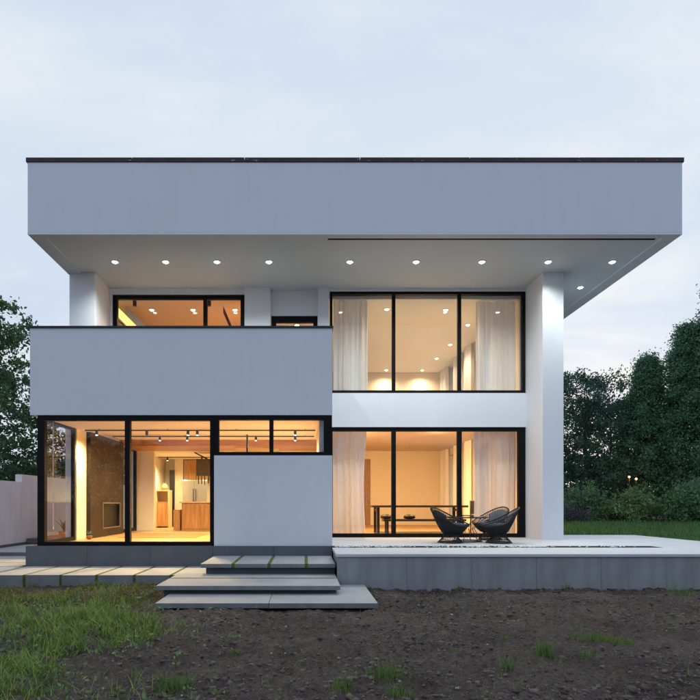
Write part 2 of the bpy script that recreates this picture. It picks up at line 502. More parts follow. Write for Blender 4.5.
# soffit border drops a little below the inner soffit, leaving a shallow tray
sb_ = boxes('soffit_border', [(-5.14, 6.99, 10.19, 10.34, SZ, SZ + 0.04), (-5.14, -4.86, 10.34, 21.6, SZ, SZ + 0.04),
                        (6.72, 6.99, 10.34, 21.6, SZ, SZ + 0.04), (-4.86, 6.72, 21.4, 21.6, SZ, SZ + 0.04)], STUCCO, roof)
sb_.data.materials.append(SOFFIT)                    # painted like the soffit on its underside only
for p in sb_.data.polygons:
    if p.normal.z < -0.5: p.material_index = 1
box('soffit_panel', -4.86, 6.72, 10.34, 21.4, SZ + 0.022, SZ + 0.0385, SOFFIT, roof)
boxes('shadow_slot', [(0.43, 6.62, 10.345, 10.43, SZ + 0.012, SZ + 0.0215)], FRAME, roof)
xs = [-5.165, -3.2, -1.12, 1.02, 3.05, 5.08, 7.015]
for i in range(6):
    box('coping', xs[i] + (0.004 if i else 0), xs[i + 1] - (0.004 if i < 5 else 0), 10.172, 10.62, 7.622, 7.702 + (0.0, 0.001, 0, 0.0015, 0.0, 0.001)[i], COPING, roof, 0.005)
box('coping', -5.165, -4.78, 10.622, 21.64, 7.622, 7.701, COPING, roof)
box('coping', 6.63, 7.015, 10.622, 21.64, 7.622, 7.701, COPING, roof)
rg = random.Random(4)
chips = []
for i in range(18):                                   # flakes where the coping paint has worn to pale metal
    x = rg.choice([rg.uniform(-3.4, -3.0), rg.uniform(-1.4, -0.9), rg.uniform(0.9, 2.2), rg.uniform(2.2, 6.9)])
    w = rg.uniform(0.01, 0.09); z = rg.uniform(7.63, 7.685)
    chips.append((x, x + w, 10.170, 10.1735, z, z + rg.uniform(0.004, 0.009)))
wp = boxes('worn_patches', chips, mat('bare_metal', (0.42, 0.40, 0.40), 0.5, 0.2, 20), roof)
wp['kind'] = 'stuff'

WT = SZ + 0.022                                       # walls stop under the soffit panel
boxes('corner_pier', [(-5.1, -4.545, 11.905, 12.79, 3.4, WT)], STUCCO, house, 0.005)
boxes('column', [(5.143, 5.597, 11.905, 13.6, 0.505, WT)], STUCCO, house, 0.005)
boxes('wall', [(-4.545, -1.40, 12.80, 13.04, 6.174, WT), (-4.545, -4.49, 12.80, 13.04, 3.6, 6.174),
               (-0.80, 0.30, 12.93, 13.04, 5.715, WT), (0.56, 5.143, 12.79, 13.04, 6.243, WT),
               (0.505, 5.143, 12.79, 13.04, 3.08, 3.871), (0.505, 0.58, 12.79, 13.04, 0.51, 3.08)], STUCCO, house)
box('pier', -1.40, -0.80, 12.73, 13.04, 3.4, WT, STUCCO, house, 0.004)
box('pier', 0.30, 0.56, 12.74, 13.04, 3.4, WT, STUCCO, house, 0.004)
# outer side and back walls
boxes('side_wall', [(-5.1, -4.9, 12.79, 20.4, 3.3, WT)], STUCCO, house)
boxes('side_wall', [(-5.12, -4.9, 11.752, 14.75, 0.2, 2.938), (-5.1, -4.9, 12.80, 14.75, 2.939, 3.3), (-5.1, -4.9, 16.05, 20.4, 0.2, 3.3), (-5.1, -4.9, 14.75, 16.05, 2.9, 3.3)], STUCCO, house)
RW = [(15.25, 16.6), (18.2, 19.5)]
def right_wall(z0, z1, w0, w1):
    L_ = [(5.143, 5.597, 13.6, 15.25, z0, z1), (5.143, 5.597, 16.6, 18.2, z0, z1), (5.143, 5.597, 19.5, 20.4, z0, z1)]
    for a, b in RW:
        L_ += [(5.143, 5.597, a, b, z0, w0), (5.143, 5.597, a, b, w1, z1)]
    return L_
boxes('side_wall', right_wall(0.2, 3.4, 0.52, 3.0), STUCCO, house)
boxes('side_wall', right_wall(3.4, WT, 3.9, 6.1), STUCCO, house)
box('back_wall', -5.1, 5.597, 20.4, 20.65, 0.2, WT, STUCCO, house)
# balcony: solid parapet box over the bay
bal = boxes('balcony', [(-5.1, 0.505, 10.2, 10.4, 2.94, 4.55), (-5.1, -4.9, 10.4, 11.905, 2.94, 4.55),
                        (0.325, 0.505, 10.4, 12.74, 2.94, 4.55), (-4.9, 0.325, 10.4, 12.73, 2.94, 3.45)], STUCCO, house)
box('balcony_floor', -4.899, 0.324, 10.401, 12.729, 3.4505, 3.47, RISER, bal)
tag(bal, 'solid white balcony parapet above the ground-floor bay')
boxes('parapet_cap', [(-5.125, 0.525, 10.175, 10.42, 4.552, 4.588), (-5.125, -4.88, 10.421, 11.90, 4.552, 4.588),
                      (0.30, 0.525, 10.421, 12.73, 4.552, 4.588)], CAPDARK, bal)
# bay wall
boxes('bay_wall', [(-1.685, 0.505, 10.19, 10.40, 0.513, 2.19), (0.33, 0.505, 10.40, 12.79, 0.513, 2.938)], STUCCO, house, 0.003)
# plinth
pl = box('plinth', -5.12, 0.47, 10.29, 20.5, -0.25, 0.47, PLINTH, house)
tag(pl, 'dark grey stone plinth under the left bay')
px_ = [-5.16, -4.02, -2.86, -1.70, -0.58, 0.50]
for i in range(5):
    box('facing_panel', px_[i] + 0.0015, px_[i + 1] - 0.0015, 10.155, 10.288, -0.2, 0.512, PLINTH, pl, 0.004)
box('facing_panel', -5.162, -5.121, 10.289, 12.19, -0.2, 0.512, PLINTH, pl, 0.004)

# ---- windows: the frame is the part, its panes and mullions are pieces
def window(name, x0, x1, y, z0, z1, mull, fw=(0.07, 0.07, 0.07, 0.07), mw=0.07, depth=0.10, label=None):
    l, r, b, t = fw
    w = boxes(name, [(x0, x0 + l, y, y + depth, z0, z1), (x1 - r, x1, y, y + depth, z0, z1),
                     (x0 + l, x1 - r, y, y + depth, z0, z0 + b), (x0 + l, x1 - r, y, y + depth, z1 - t, z1)], FRAME, house)
    if label: w['label'] = label
    e_ = [x0 + l] + [q for m_ in mull for q in (m_ - mw / 2, m_ + mw / 2)] + [x1 - r]
    for m_ in mull:
        box('mullion', m_ - mw / 2, m_ + mw / 2, y - 0.006, y + depth - 0.002, z0 + b + 0.001, z1 - t - 0.001, FRAME, w, 0.003)
    for i in range(0, len(e_), 2):
        box('pane', e_[i] + 0.001, e_[i + 1] - 0.001, y + 0.045, y + 0.057, z0 + b + 0.001, z1 - t - 0.001, GLASS, w)
    return w
window('window', 0.58, 5.138, 12.82, 3.875, 6.240, (2.07, 3.605), (0.06, 0.07, 0.065, 0.06), 0.075, label='upper three-pane window above the terrace')
window('window', 0.585, 5.138, 12.82, 0.512, 3.077, (2.07, 3.605), (0.06, 0.16, 0.09, 0.09), 0.10, label='lower three-pane window opening on the terrace')
window('window', -4.485, -1.405, 12.84, 3.62, 6.17, (-2.33,), (0.10, 0.10, 0.1, 0.09), 0.09, label='upper two-pane window behind the balcony parapet')
window('balcony_door', -0.79, 0.295, 12.95, 3.46, 5.71, (), (0.11, 0.10, 0.1, 0.14), label='small black framed door behind the balcony parapet')
window('window', -4.97, -1.69, 10.215, 0.514, 2.936, (-3.30,), (0.13, 0.075, 0.075, 0.095), 0.095, 0.11, label='tall two-pane corner window of the bay')
window('window', -1.685, 0.502, 10.21, 2.192, 2.936, (-0.625,), (0.085, 0.155, 0.065, 0.085), 0.075, 0.11, label='low strip window over the white bay wall')
def side_window(x0, x1, y0, y1, z0, z1, fw=0.08):
    w = boxes('side_window', [(x0, x1, y0, y0 + fw, z0, z1), (x0, x1, y1 - fw, y1, z0, z1),
                              (x0, x1, y0 + fw, y1 - fw, z0, z0 + fw), (x0, x1, y0 + fw, y1 - fw, z1 - fw, z1)], FRAME, house)
    xm = (x0 + x1) / 2
    box('pane', xm - 0.006, xm + 0.006, y0 + fw + .001, y1 - fw - .001, z0 + fw + .001, z1 - fw - .001, GLASS, w)
    return w
side_window(-4.968, -4.90, 10.327, 11.748, 0.516, 2.936)
side_window(-4.99, -4.91, 14.752, 16.048, 0.52, 2.898)
for a, b in RW:
    side_window(5.25, 5.33, a + .002, b - .002, 0.522, 2.998)
    side_window(5.25, 5.33, a + .002, b - .002, 3.902, 6.098)

# ---- interior shell
box('floor_finish', -4.9, 0.42, 10.33, 20.4, 0.471, 0.515, OAK, house)
box('floor_finish', 0.58, 5.143, 12.93, 20.4, 0.471, 0.515, OAK, house)
box('foundation', 0.5, 5.143, 12.80, 20.5, -0.25, 0.47, PLINTH, house)
box('inner_wall', 0.42, 0.575, 13.04, 20.39, 0.516, 3.24, CREAM, house)
box('inner_wall', 0.27, 0.325, 10.405, 13.03, 0.516, 2.93, CREAM, house)
box('inner_wall', -1.2, -1.05, 13.2, 20.39, 3.75, 6.149, CREAM, house)
box('lining', -4.899, -4.88, 11.76, 12.275, 0.516, 2.899, CREAM, house)
box('lining', -4.899, -4.88, 16.1, 19.18, 0.516, 2.81, IWHITE, house)
box('lining', -4.899, 5.14, 20.36, 20.398, 0.516, 6.149, CREAM, house)
boxes('lining', [(5.10, 5.142, 13.05, 15.25, .516, 3.24), (5.10, 5.142, 16.6, 18.2, .516, 3.24), (5.10, 5.142, 19.5, 20.36, .516, 3.24),
                 (5.10, 5.142, 15.25, 16.6, 3.0, 3.24), (5.10, 5.142, 18.2, 19.5, 3.0, 3.24),
                 (5.10, 5.142, 13.05, 15.25, 3.76, 6.149), (5.10, 5.142, 16.6, 18.2, 3.76, 6.149), (5.10, 5.142, 19.5, 20.36, 3.76, 6.149),
                 (5.10, 5.142, 15.25, 16.6, 6.1, 6.149), (5.10, 5.142, 18.2, 19.5, 6.1, 6.149)], CREAM, house)
box('ceiling', 0.56, 5.14, 13.045, 20.39, 3.25, 3.30, CREAM, house)
box('ceiling', -4.9, 0.41, 12.735, 14.5, 2.98, 3.03, IWHITE, house)
box('ceiling', -4.89, 0.27, 10.41, 12.728, 2.90, 2.938, IWHITE, house)
box('ceiling', -4.89, 0.41, 15.9, 20.35, 2.82, 2.87, IWHITE, house)
box('ceiling_beam', -4.89, 0.41, 14.505, 15.895, 2.82, 3.04, BEAM, house)
box('floor_slab', -4.9, 5.14, 13.045, 20.39, 3.31, 3.74, CREAM, house)
box('ceiling', -1.049, 5.09, 13.05, 20.35, 6.15, 6.22, IWHITE, house)
box('ceiling', -4.9, -1.051, 13.05, 20.35, 6.15, 6.22, mat('warm_light_tint', (0.72, 0.53, 0.38), .8, .03, 1), house)  # warm lamp light put into the colour of this ceiling
boxes('wall_stub', [(-4.89, -4.42, 16.06, 16.25, 0.517, 2.819)], CREAM, house)
boxes('kitchen_wall', [(-4.88, 0.41, 19.2, 19.4, 0.517, 2.819)], IWHITE, house)
boxes('partition', [(-1.95, -0.72, 15.0, 15.2, 0.517, 2.818)], CREAM, house)
box('inner_door', -4.62, -4.46, 18.75, 18.8, 0.517, 2.45, BLACK, house)
box('niche_wall', -4.45, -4.17, 18.81, 19.19, 0.517, 2.818, CREAM, house)

# ================================================================== TERRACE, STEPS, PATH
ter = box('terrace', 0.52, 8.25, 8.62, 13.8, -0.2, 0.47, TFACE)
tag(ter, 'raised pale concrete terrace beside the house', kind='structure')
boxes('terrace_slab', [(0.485, 8.27, 8.53, 9.80, 0.471, 0.512), (0.512, 8.27, 10.22, 12.788, 0.471, 0.512), (6.42, 8.27, 9.801, 10.219, 0.471, 0.512),
                       (5.60, 8.27, 12.789, 13.82, 0.471, 0.512)], TERR, ter)
xs = [0.50] + [2.59 + i * 1.008 - 1.008 for i in range(7)] + [8.24]
for i in range(len(xs) - 1):
    box('facing_panel', xs[i] + 0.0012, xs[i + 1] - 0.0012, 8.555, 8.618, -0.2, 0.469, TFACE, ter, 0.002)
bed = box('drain_bed', 0.512, 6.419, 9.802, 10.218, 0.4705, 0.508, BED, ter)

rng = np.random.default_rng(7)
def icos_cloud(name, pts, sizes, m, parent=None, kind='stuff', label=None, squash=0.7, sub=1, rough=.28):
    bm = bmesh.new(); bmesh.ops.create_icosphere(bm, subdivisions=sub, radius=1.0)
    bv = np.array([v.co[:] for v in bm.verts]); bm.verts.index_update()
    bf = np.array([[v.index for v in f.verts] for f in bm.faces]); bm.free()
    n = len(pts); nv = len(bv)
    jit = 1 + rough * (rng.random((n, nv, 1)) - 0.5) * 2
    sc3 = np.stack([sizes * rng.uniform(0.7, 1.3, n), sizes * rng.uniform(0.7, 1.3, n), sizes * squash * rng.uniform(0.7, 1.2, n)], -1)
    a = rng.uniform(0, 2 * np.pi, n); ca, sa = np.cos(a), np.sin(a)
    v = bv[None] * jit * sc3[:, None, :]
    vx = v[..., 0] * ca[:, None] - v[..., 1] * sa[:, None]; vy = v[..., 0] * sa[:, None] + v[..., 1] * ca[:, None]
    v = np.stack([vx, vy, v[..., 2]], -1) + np.asarray(pts)[:, None, :]
    f = bf[None] + (np.arange(n) * nv)[:, None, None]
    o = big_mesh(name, v.reshape(-1, 3), f.reshape(-1, 3), np.full(n * len(bf), 3), m, parent)
    if kind: o['kind'] = kind
    if label: o['label'] = label
    return o
# white pebbles lie in loose drifts along the drain strip
n = 1500
cx = np.concatenate([rng.normal(c, s, k) for c, s, k in ((0.75, .2, 150), (1.2, .2, 60), (1.7, .4, 30), (2.6, .35, 20), (3.15, .12, 50), (3.75, .2, 60), (4.15, .12, 110), (5.0, .5, 16), (5.6, .1, 14), (3.3, 1.8, 40))])
cx = cx[(cx > 0.54) & (cx < 6.3)]
cy = rng.uniform(9.83, 10.19, len(cx))
icos_cloud('pebbles', np.stack([cx, cy, np.full(len(cx), 0.512) + rng.uniform(0, .012, len(cx))], -1), rng.uniform(0.012, 0.024, len(cx)), PEBBLE,
           label='white pebbles in the drain strip of the terrace')

st = empty('garden_steps', (-0.5, 8.5, -0.03), 'three broad floating concrete steps with grass joints up to the bay', 'steps')
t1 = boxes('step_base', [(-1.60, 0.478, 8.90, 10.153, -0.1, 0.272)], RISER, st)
for a, b in ((-1.667, -1.175), (-1.125, -0.60), (-0.55, -0.005), (0.045, 0.574)):
    y1 = 10.15 if b < 0.5 else 10.15
    if b < 0.5:
        edged('slab', a, b, 8.77, 10.15, 0.273, 0.335, SLAB, SIDE_SHADE, st, 0.004)
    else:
        edged('slab', a, 0.482, 8.77, 10.15, 0.273, 0.335, SLAB, SIDE_SHADE, st, 0.004)
for a, b in ((-1.175, -1.125), (-0.60, -0.55), (-0.005, 0.045)):
    box('grass_joint', a + .001, b - .001, 8.80, 10.149, 0.273, 0.339, MOSS, st)
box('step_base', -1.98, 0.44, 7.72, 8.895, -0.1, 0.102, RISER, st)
edged('slab', -2.06, 0.486, 7.58, 8.335, 0.103, 0.162, SLAB, SIDE_SHADE, st, 0.004)
box('grass_joint', -2.0, 0.44, 8.336, 8.384, 0.103, 0.166, MOSS, st)
edged('slab', -2.06, 0.486, 8.385, 8.898, 0.103, 0.162, SLAB, SIDE_SHADE, st, 0.004)
edged('slab', -1.89, -0.46, 6.93, 8.525, -0.025, 0.04, SLAB, SIDE_SHADE, st, 0.004)
edged('slab', -0.455, 0.92, 6.93, 8.525, -0.025, 0.04, SLAB, SIDE_SHADE, st, 0.004)

path = box('path', -7.4, -1.62, 8.95, 10.14, -0.25, 0.06, RISER)
tag(path, 'row of pale stone pavers with mossy joints along the plinth', kind='structure')
e0 = [-7.46, -6.88, -6.30, -5.72, -5.13, -4.54, -3.95, -3.37, -2.76, -2.17]
for i in range(len(e0) - 1):
    edged('paver', e0[i] + .022, e0[i + 1] - .022, 8.885 + rg.uniform(-.008, .008), 10.15, -0.12, 0.14 + rg.uniform(-.004, .003), PAVER, SIDE_SHADE, path, 0.005)
    if i: box('grass_joint', e0[i] - .021, e0[i] + .021, 8.90, 10.14, -0.05, 0.143, MOSS, path)
box('grass_joint', e0[-1] - .021, e0[-1] + .021, 8.90, 10.14, -0.05, 0.143, MOSS, path)
edged('paver', -2.147, -1.63, 8.90, 10.15, -0.12, 0.14, PAVER, SIDE_SHADE, path, 0.005)
yr = [10.19, 10.86, 11.55, 12.22]
for i in range(3):
    edged('paver', -7.44, -5.30, yr[i] + .022, yr[i + 1] - .022, -0.1, 0.135, PAVER, SIDE_SHADE, path, 0.005)
edged('tread', -7.44, -5.30, 12.26, 14.66, -0.1, 0.215, PAVER, SIDE_SHADE, path, 0.005)
box('tread', -7.44, -5.30, 12.32, 12.34, 0.0, 0.01, RISER, path)
box('deck_step', -7.44, -5.30, 14.70, 19.0, -0.1, 0.37, DECK, path, 0.004)

bw = empty('boundary_wall', (-7.6, 15, 0), 'pale pinkish rendered garden wall left of the house', 'wall')
box('wall_section', -7.62, -7.46, 7.0, 14.48, -0.2, 1.87, PINKWALL, bw, 0.004)
box('wall_section', -7.63, -7.455, 14.483, 26.0, -0.2, 2.07, PINKWALL, bw, 0.004)
box('base_course', -7.455, -7.43, 7.0, 26.0, -0.15, 0.28, RISER, bw)

# ================================================================== LIGHT FIXTURES
CW = (0.93, 1.0, 0.96)
WWm = (1.0, 0.70, 0.38)
ordw = ['first', 'second', 'third', 'fourth', 'fifth', 'sixth', 'seventh', 'eighth', 'ninth']
def downlight(loc, label, group, lens, col, watts, spot=150, r=0.055, aim=(0, 0, -1)):
    x, y, z = loc
    t = empty('downlight', loc, label, 'downlight', group)
    v, f = disc_ring((x, y, z), r, r + 0.022, -0.012, 0.0)
    mesh_obj('trim_ring', v, f, WHITEP, t)
    v, f = lathe((x, y, z), [(r - .002, -0.003), (r * .9, -0.016), (r * 0.6, -0.028), (0.002, -0.033)][::-1], 20, False)
    mesh_obj('lens', v, f, lens, t)
    add_light('lamp', 'SPOT', t, (x, y, z - 0.05), watts, col, 0.05, spot, 1.0, aim)
    return t
for i, x in enumerate((-3.93, -2.88, -1.82, -0.745, 0.93, 2.30, 3.66, 5.03, 6.36)):
    downlight((x, 11.38, SZ + 0.0215), 'bright recessed downlight in the roof soffit, %s from the left of the front row' % ordw[i],
              'soffit downlights', COOL, CW, 175 if i != 7 else 115, 142)
downlight((6.37, 12.72, SZ + 0.0215), 'bright recessed downlight in the side soffit, behind the front row, right of the column', 'soffit downlights', COOL, CW, 175, 142)
CZ = 6.1495
for (x, y, lab) in ((2.04, 13.70, 'warm ceiling downlight near the glass in the left pane of the upper right window'),
                    (3.52, 13.75, 'warm ceiling downlight near the glass in the middle pane of the upper right window'),
                    (4.41, 14.90, 'nearest warm ceiling downlight of the side row in the upper right room'),
                    (4.42, 16.75, 'second warm ceiling downlight of the side row in the upper right room'),
                    (4.39, 18.35, 'third warm ceiling downlight of the side row in the upper right room'),
                    (4.25, 19.95, 'warm ceiling downlight washing the back wall, right of the pair'),
                    (2.95, 19.95, 'warm ceiling downlight washing the back wall, left of the pair')):
    downlight((x, y, CZ), lab, 'upper right room downlights', WARM, (1.0, 0.68, 0.42), 170, 150)
for (x, lab) in ((-3.83, 'left ceiling downlight in the wide upper left pane'), (-2.80, 'right ceiling downlight in the wide upper left pane'),
                 (-1.75, 'ceiling downlight in the narrow upper left pane')):
    downlight((x, 13.75, CZ), 'warm ' + lab, 'upper left room downlights', WARM, (1.0, 0.48, 0.18), 430, 150)
downlight((-0.22, 14.93, CZ), 'warm ceiling downlight seen in the small balcony door', 'landing downlights', WARM, (1.0, 0.62, 0.32), 130, 150)
i = 0
for y in (14.1, 14.6):
    for x in (1.5, 3.6):
        downlight((x, y, 3.2495), 'warm ceiling downlight above the dining room, %s one' % ['near left', 'near right', 'far left', 'far right'][i],
                  'dining room downlights', WARM, (1.0, 0.56, 0.22), 560, 168, aim=(0, .55, -1))
        i += 1

def spot_head(t, x, y, z, lit, aim=(0, 0, -1), watts=340, ln=0.085, r=0.030):
    v, f = lathe((x, y, z - ln), [(r, 0), (r, ln * .9), (r * .6, ln)], 14)
    h = mesh_obj('spot_head', v, f, BLACK, t)
    v, f = lathe((x, y, z - ln - 0.004), [(r * .85, 0.003), (r * .5, -0.004), (.002, -0.006)][::-1], 14, False)
    mesh_obj('lens', v, f, WARM if lit else GREYBOX, h)
    if lit:
        add_light('lamp', 'SPOT', t, (x, y, z - ln - 0.03), watts, (1.0, 0.71, 0.33), 0.04, 165, 1.0, aim)
def track(y, z, heads, label):
    t = empty('track_light', (-1.2, y, z - 0.03), label, 'track light', 'kitchen track lights')
    box('rail', -4.7, 0.22, y - 0.013, y + 0.013, z - 0.05, z - 0.022, BLACK, t)
    for x in np.linspace(-4.4, 0.0, 4):
        box('hanger', x - .006, x + .006, y - .006, y + .006, z - .022, z, BLACK, t)
    for (x, lit) in heads: spot_head(t, x, y, z - 0.05, lit)
track(11.75, 2.899, [(-3.38, False), (-2.50, True), (-2.30, True), (-0.21, True), (-4.45, True)], 'black ceiling track with spots nearest the bay glass')  # the leftmost head is added, to brighten the garden wall
track(13.45, 2.979, [(-3.55, True), (-2.88, True), (-0.24, True), (-1.2, True)], 'black ceiling track with spots nearer the wooden beam')
track(17.6, 2.819, [(-4.4, True), (-3.3, True), (-2.2, True), (-1.0, True)], 'black ceiling track with spots over the kitchen island')
for k, x in enumerate((-4.07, -2.29)):
    t = empty('ceiling_spot', (x, 13.15, CZ), 'small black cylinder spot on the ceiling of the %s upper left pane' % ('wide', 'narrow')[k], 'spotlight', 'upper left room ceiling spots')
    spot_head(t, x, 13.15, CZ, False, ln=0.13, r=0.045)

# ================================================================== CURTAINS
def curtain(p0, p1, z0, z1, folds, amp, label, seed, taper=0.0, flare=0.0):
    r = np.random.default_rng(seed)
    nu, nv = folds * 14, 14
    p0 = np.array(p0); p1 = np.array(p1); d = p1 - p0; ln = np.linalg.norm(d); d = d / ln; nrm = np.array([-d[1], d[0]])
    ph = np.cumsum(r.uniform(0.75, 1.25, folds + 1)); ph = ph / ph[-1] * folds
    V = []
    for j in range(nv + 1):
        h = j / nv; z = z1 + (z0 - z1) * h
        for i in range(nu + 1):
            u = i / nu
            w = np.interp(u * folds, np.arange(folds + 1), ph)
            a = amp * (0.75 + 0.45 * math.sin(w * 1.7 + seed)) * (0.8 + 0.35 * h)
            off = a * math.sin(2 * math.pi * w + 0.35 * math.sin(3.1 * h + w)) + 0.25 * a * math.sin(4.3 * math.pi * w + 1.7 * h)
            uu = u * (1 - taper * math.sin(math.pi * min(1, h * 1.05)) ** 1.0 * 0.5 - taper * 0.5 * h) + flare * h * u
            q = p0 + d * ln * uu + nrm * off
            V.append((q[0], q[1], z))
    F = []
    for j in range(nv):
        for i in range(nu):
            a = j * (nu + 1) + i
            F.append((a, a + 1, a + nu + 2, a + nu + 1))
    o = mesh_obj('curtain', V, F, SHEER, smooth=True)
    return tag(o, label, 'curtain', 'sheer curtains')
curtain((0.68, 13.14), (1.50, 13.16), 3.76, 6.14, 7, 0.065, 'sheer grey curtain on the left of the upper right window', 3)
curtain((4.10, 13.16), (5.03, 13.14), 3.76, 6.14, 8, 0.06, 'sheer grey curtain on the right of the upper right window', 5)
curtain((0.66, 13.14), (1.50, 13.16), 0.53, 3.24, 6, 0.065, 'sheer grey curtain on the left of the dining room window', 8, taper=0.14)
curtain((5.05, 13.14), (4.02, 13.16), 0.53, 3.24, 8, 0.065, 'sheer grey curtain on the right of the dining room window', 11, taper=0.04)
for z0, z1, w in ((0.53, 3.23, 'dining room'), (3.76, 6.13, 'upper right room')):
    curtain((5.0, 16.55), (4.99, 17.3), z0, z1, 6, 0.05, 'cream curtain drawn back beside the nearer side window of the %s' % w, 21)
    curtain((5.0, 17.55), (4.99, 18.45), z0, z1, 7, 0.05, 'cream curtain drawn back before the farther side window of the %s' % w, 23)
    curtain((5.0, 19.35), (4.99, 20.2), z0, z1, 6, 0.05, 'cream curtain in the far back corner of the %s' % w, 25)

# ================================================================== FURNITURE
# dining table
t = empty('dining_table', (3.0, 14.8, 0.515), 'long black dining table behind the lower right window', 'table')
box('table_top', 1.76, 4.28, 14.4, 15.25, 1.20, 1.255, DARKWOOD, t, 0.006)
for x in (1.93, 4.10):
    for y in (14.5, 15.15):
        box('leg', x - .035, x + .035, y - .035, y + .035, 0.516, 1.199, BLACK, t, 0.004)
    box('rail', x - .02, x + .02, 14.536, 15.114, 1.10, 1.17, BLACK, t)
t = empty('bench', (3.0, 13.8, 0.515), 'low black bench in front of the dining table', 'bench')
box('seat', 1.95, 4.0, 13.62, 13.98, 0.86, 0.915, DARKWOOD, t, 0.006)
for x in (2.05, 3.9):
    for y in (13.68, 13.92):
        box('leg', x - .03, x + .03, y - .03, y + .03, 0.516, 0.859, BLACK, t, 0.004)
for k, x in enumerate((2.04, 2.62)):
    v, f = lathe((x, 13.8, 0.916), [(0.05, 0.0), (0.115, 0.012), (0.135, 0.045), (0.115, 0.085), (0.06, 0.11), (0.003, 0.118)], 18)
    o = mesh_obj('cushion', [(x + (p[0] - x) * 1.15, p[1], p[2]) for p in v], f, BLACK, smooth=True)
    tag(o, 'small dark round cushion on the bench, %s one' % ('left', 'right')[k], 'cushion', 'bench cushions')
t = empty('dining_chair', (4.35, 15.9, 0.515), 'dark upright chair at the right end of the dining table', 'chair')
box('seat', 4.15, 4.55, 14.62, 15.02, 0.95, 0.99, BLACK, t, 0.005)
box('backrest', 4.50, 4.54, 14.62, 15.02, 1.02, 1.38, BLACK, t, 0.005)
for (x, y, h) in ((4.17, 14.64, .949), (4.17, 15.0, .949), (4.52, 14.635, 1.019), (4.52, 15.005, 1.019)):
    if h > 1: boxes('leg', [(x - .015, x + .015, y - .012, y + .012, 0.516, .949), (x - .015, x + .015, y - .012, y + .012, .991, h)], BLACK, t)
    else: box('leg', x - .015, x + .015, y - .015, y + .015, 0.516, h, BLACK, t)
t = empty('interior_door', (1.6, 20.3, 0.515), 'narrow brown door in the dining room back wall', 'door')
box('door_leaf', 2.02, 2.42, 20.325, 20.358, 0.517, 2.95, wood('door_wood', (0.22, 0.12, 0.06), (0.3, 0.17, 0.09), .5, 1, 2), t)
v, f = tube([(2.36, 20.30, 1.5), (2.26, 20.30, 1.5)], 0.012); mesh_obj('handle', v, f, STEEL, t)

# fireplace
t = empty('fireplace', (-4.83, 13.4, 0.515), 'tall dark slate fireplace wall in the left bay room', 'fireplace')
FX = -4.79
boxes('chimney_breast', [(-4.899, FX, 12.28, 12.98, 0.517, 2.899), (-4.899, FX, 14.25, 14.50, 0.517, 2.899), (-4.899, FX, 12.98, 14.25, 1.33, 2.899), (-4.899, FX, 12.98, 14.25, 0.517, 0.70)], HEARTH, t)
boxes('fire_frame', [(FX + .001, FX + .02, 13.0, 13.03, .70, 1.33), (FX + .001, FX + .02, 14.2, 14.23, .70, 1.33), (FX + .001, FX + .02, 13.03, 14.2, 1.30, 1.33), (FX + .001, FX + .02, 13.03, 14.2, .70, .73)], GREYBOX, t)
box('firebox', -4.898, -4.87, 12.981, 14.249, 0.701, 1.329, BLACK, t)
# pot with spiky plant outside the side window
def spiky(name, c, n, h, m, seed, parent, nm='leaf'):
    r = random.Random(seed)
    for i in range(n):
        a = r.uniform(0, 6.283); ln = h * r.uniform(.7, 1.1); lean = r.uniform(.25, .8); w = 0.03
        P = []
        for j in range(6):
            s = j / 5
            rr = lean * ln * s ** 1.3; z = ln * (s - 0.35 * lean * s * s)
            ww = w * (1 - s) ** .7 + .002
            cx_, cy_ = c[0] + rr * math.cos(a), c[1] + rr * math.sin(a)
            P.append((cx_ - ww * math.sin(a), cy_ + ww * math.cos(a), c[2] + z)); P.append((cx_ + ww * math.sin(a), cy_ - ww * math.cos(a), c[2] + z))
        mesh_obj(nm, P, [(2 * j, 2 * j + 1, 2 * j + 3, 2 * j + 2) for j in range(5)], m, parent, smooth=True)
t = empty('potted_plant', (-6.55, 14.95, 0.371), 'spiky dark plant in a pot outside the bay side window', 'plant')
v, f = lathe((-6.55, 14.95, 0.371), [(.10, 0), (.14, .16), (.15, .18), (.12, .18)], 20); mesh_obj('pot', v, f, TERRA, t)
spiky('leaf', (-6.55, 14.95, 0.55), 14, 0.42, LEAF_DARK, 3, t)
t = empty('flower_pot', (-4.72, 12.05, 0.515), 'small brown pot with dark leaves at the foot of the cream pillar', 'pot')
v, f = lathe((-4.72, 12.05, 0.516), [(.03, 0), (.055, .03), (.06, .07), (.05, .09)], 18); mesh_obj('pot', v, f, TERRA, t)
spiky('leaf', (-4.72, 12.05, 0.575), 9, 0.15, LEAF_DARK, 5, t)
t = empty('blind_cord', (-4.81, 10.50, 1.0), 'thin white blind cord hanging inside the bay corner glass', 'cord')
v, f = tube([(-4.81, 10.50, 0.87), (-4.81, 10.50, 2.899)], 0.006, 6); mesh_obj('cord', v, f, WHITEP, t)
v, f = lathe((-4.81, 10.50, 0.80), [(.010, 0), (.018, .02), (.012, .07)], 10); mesh_obj('weight', v, f, WHITEP, t)

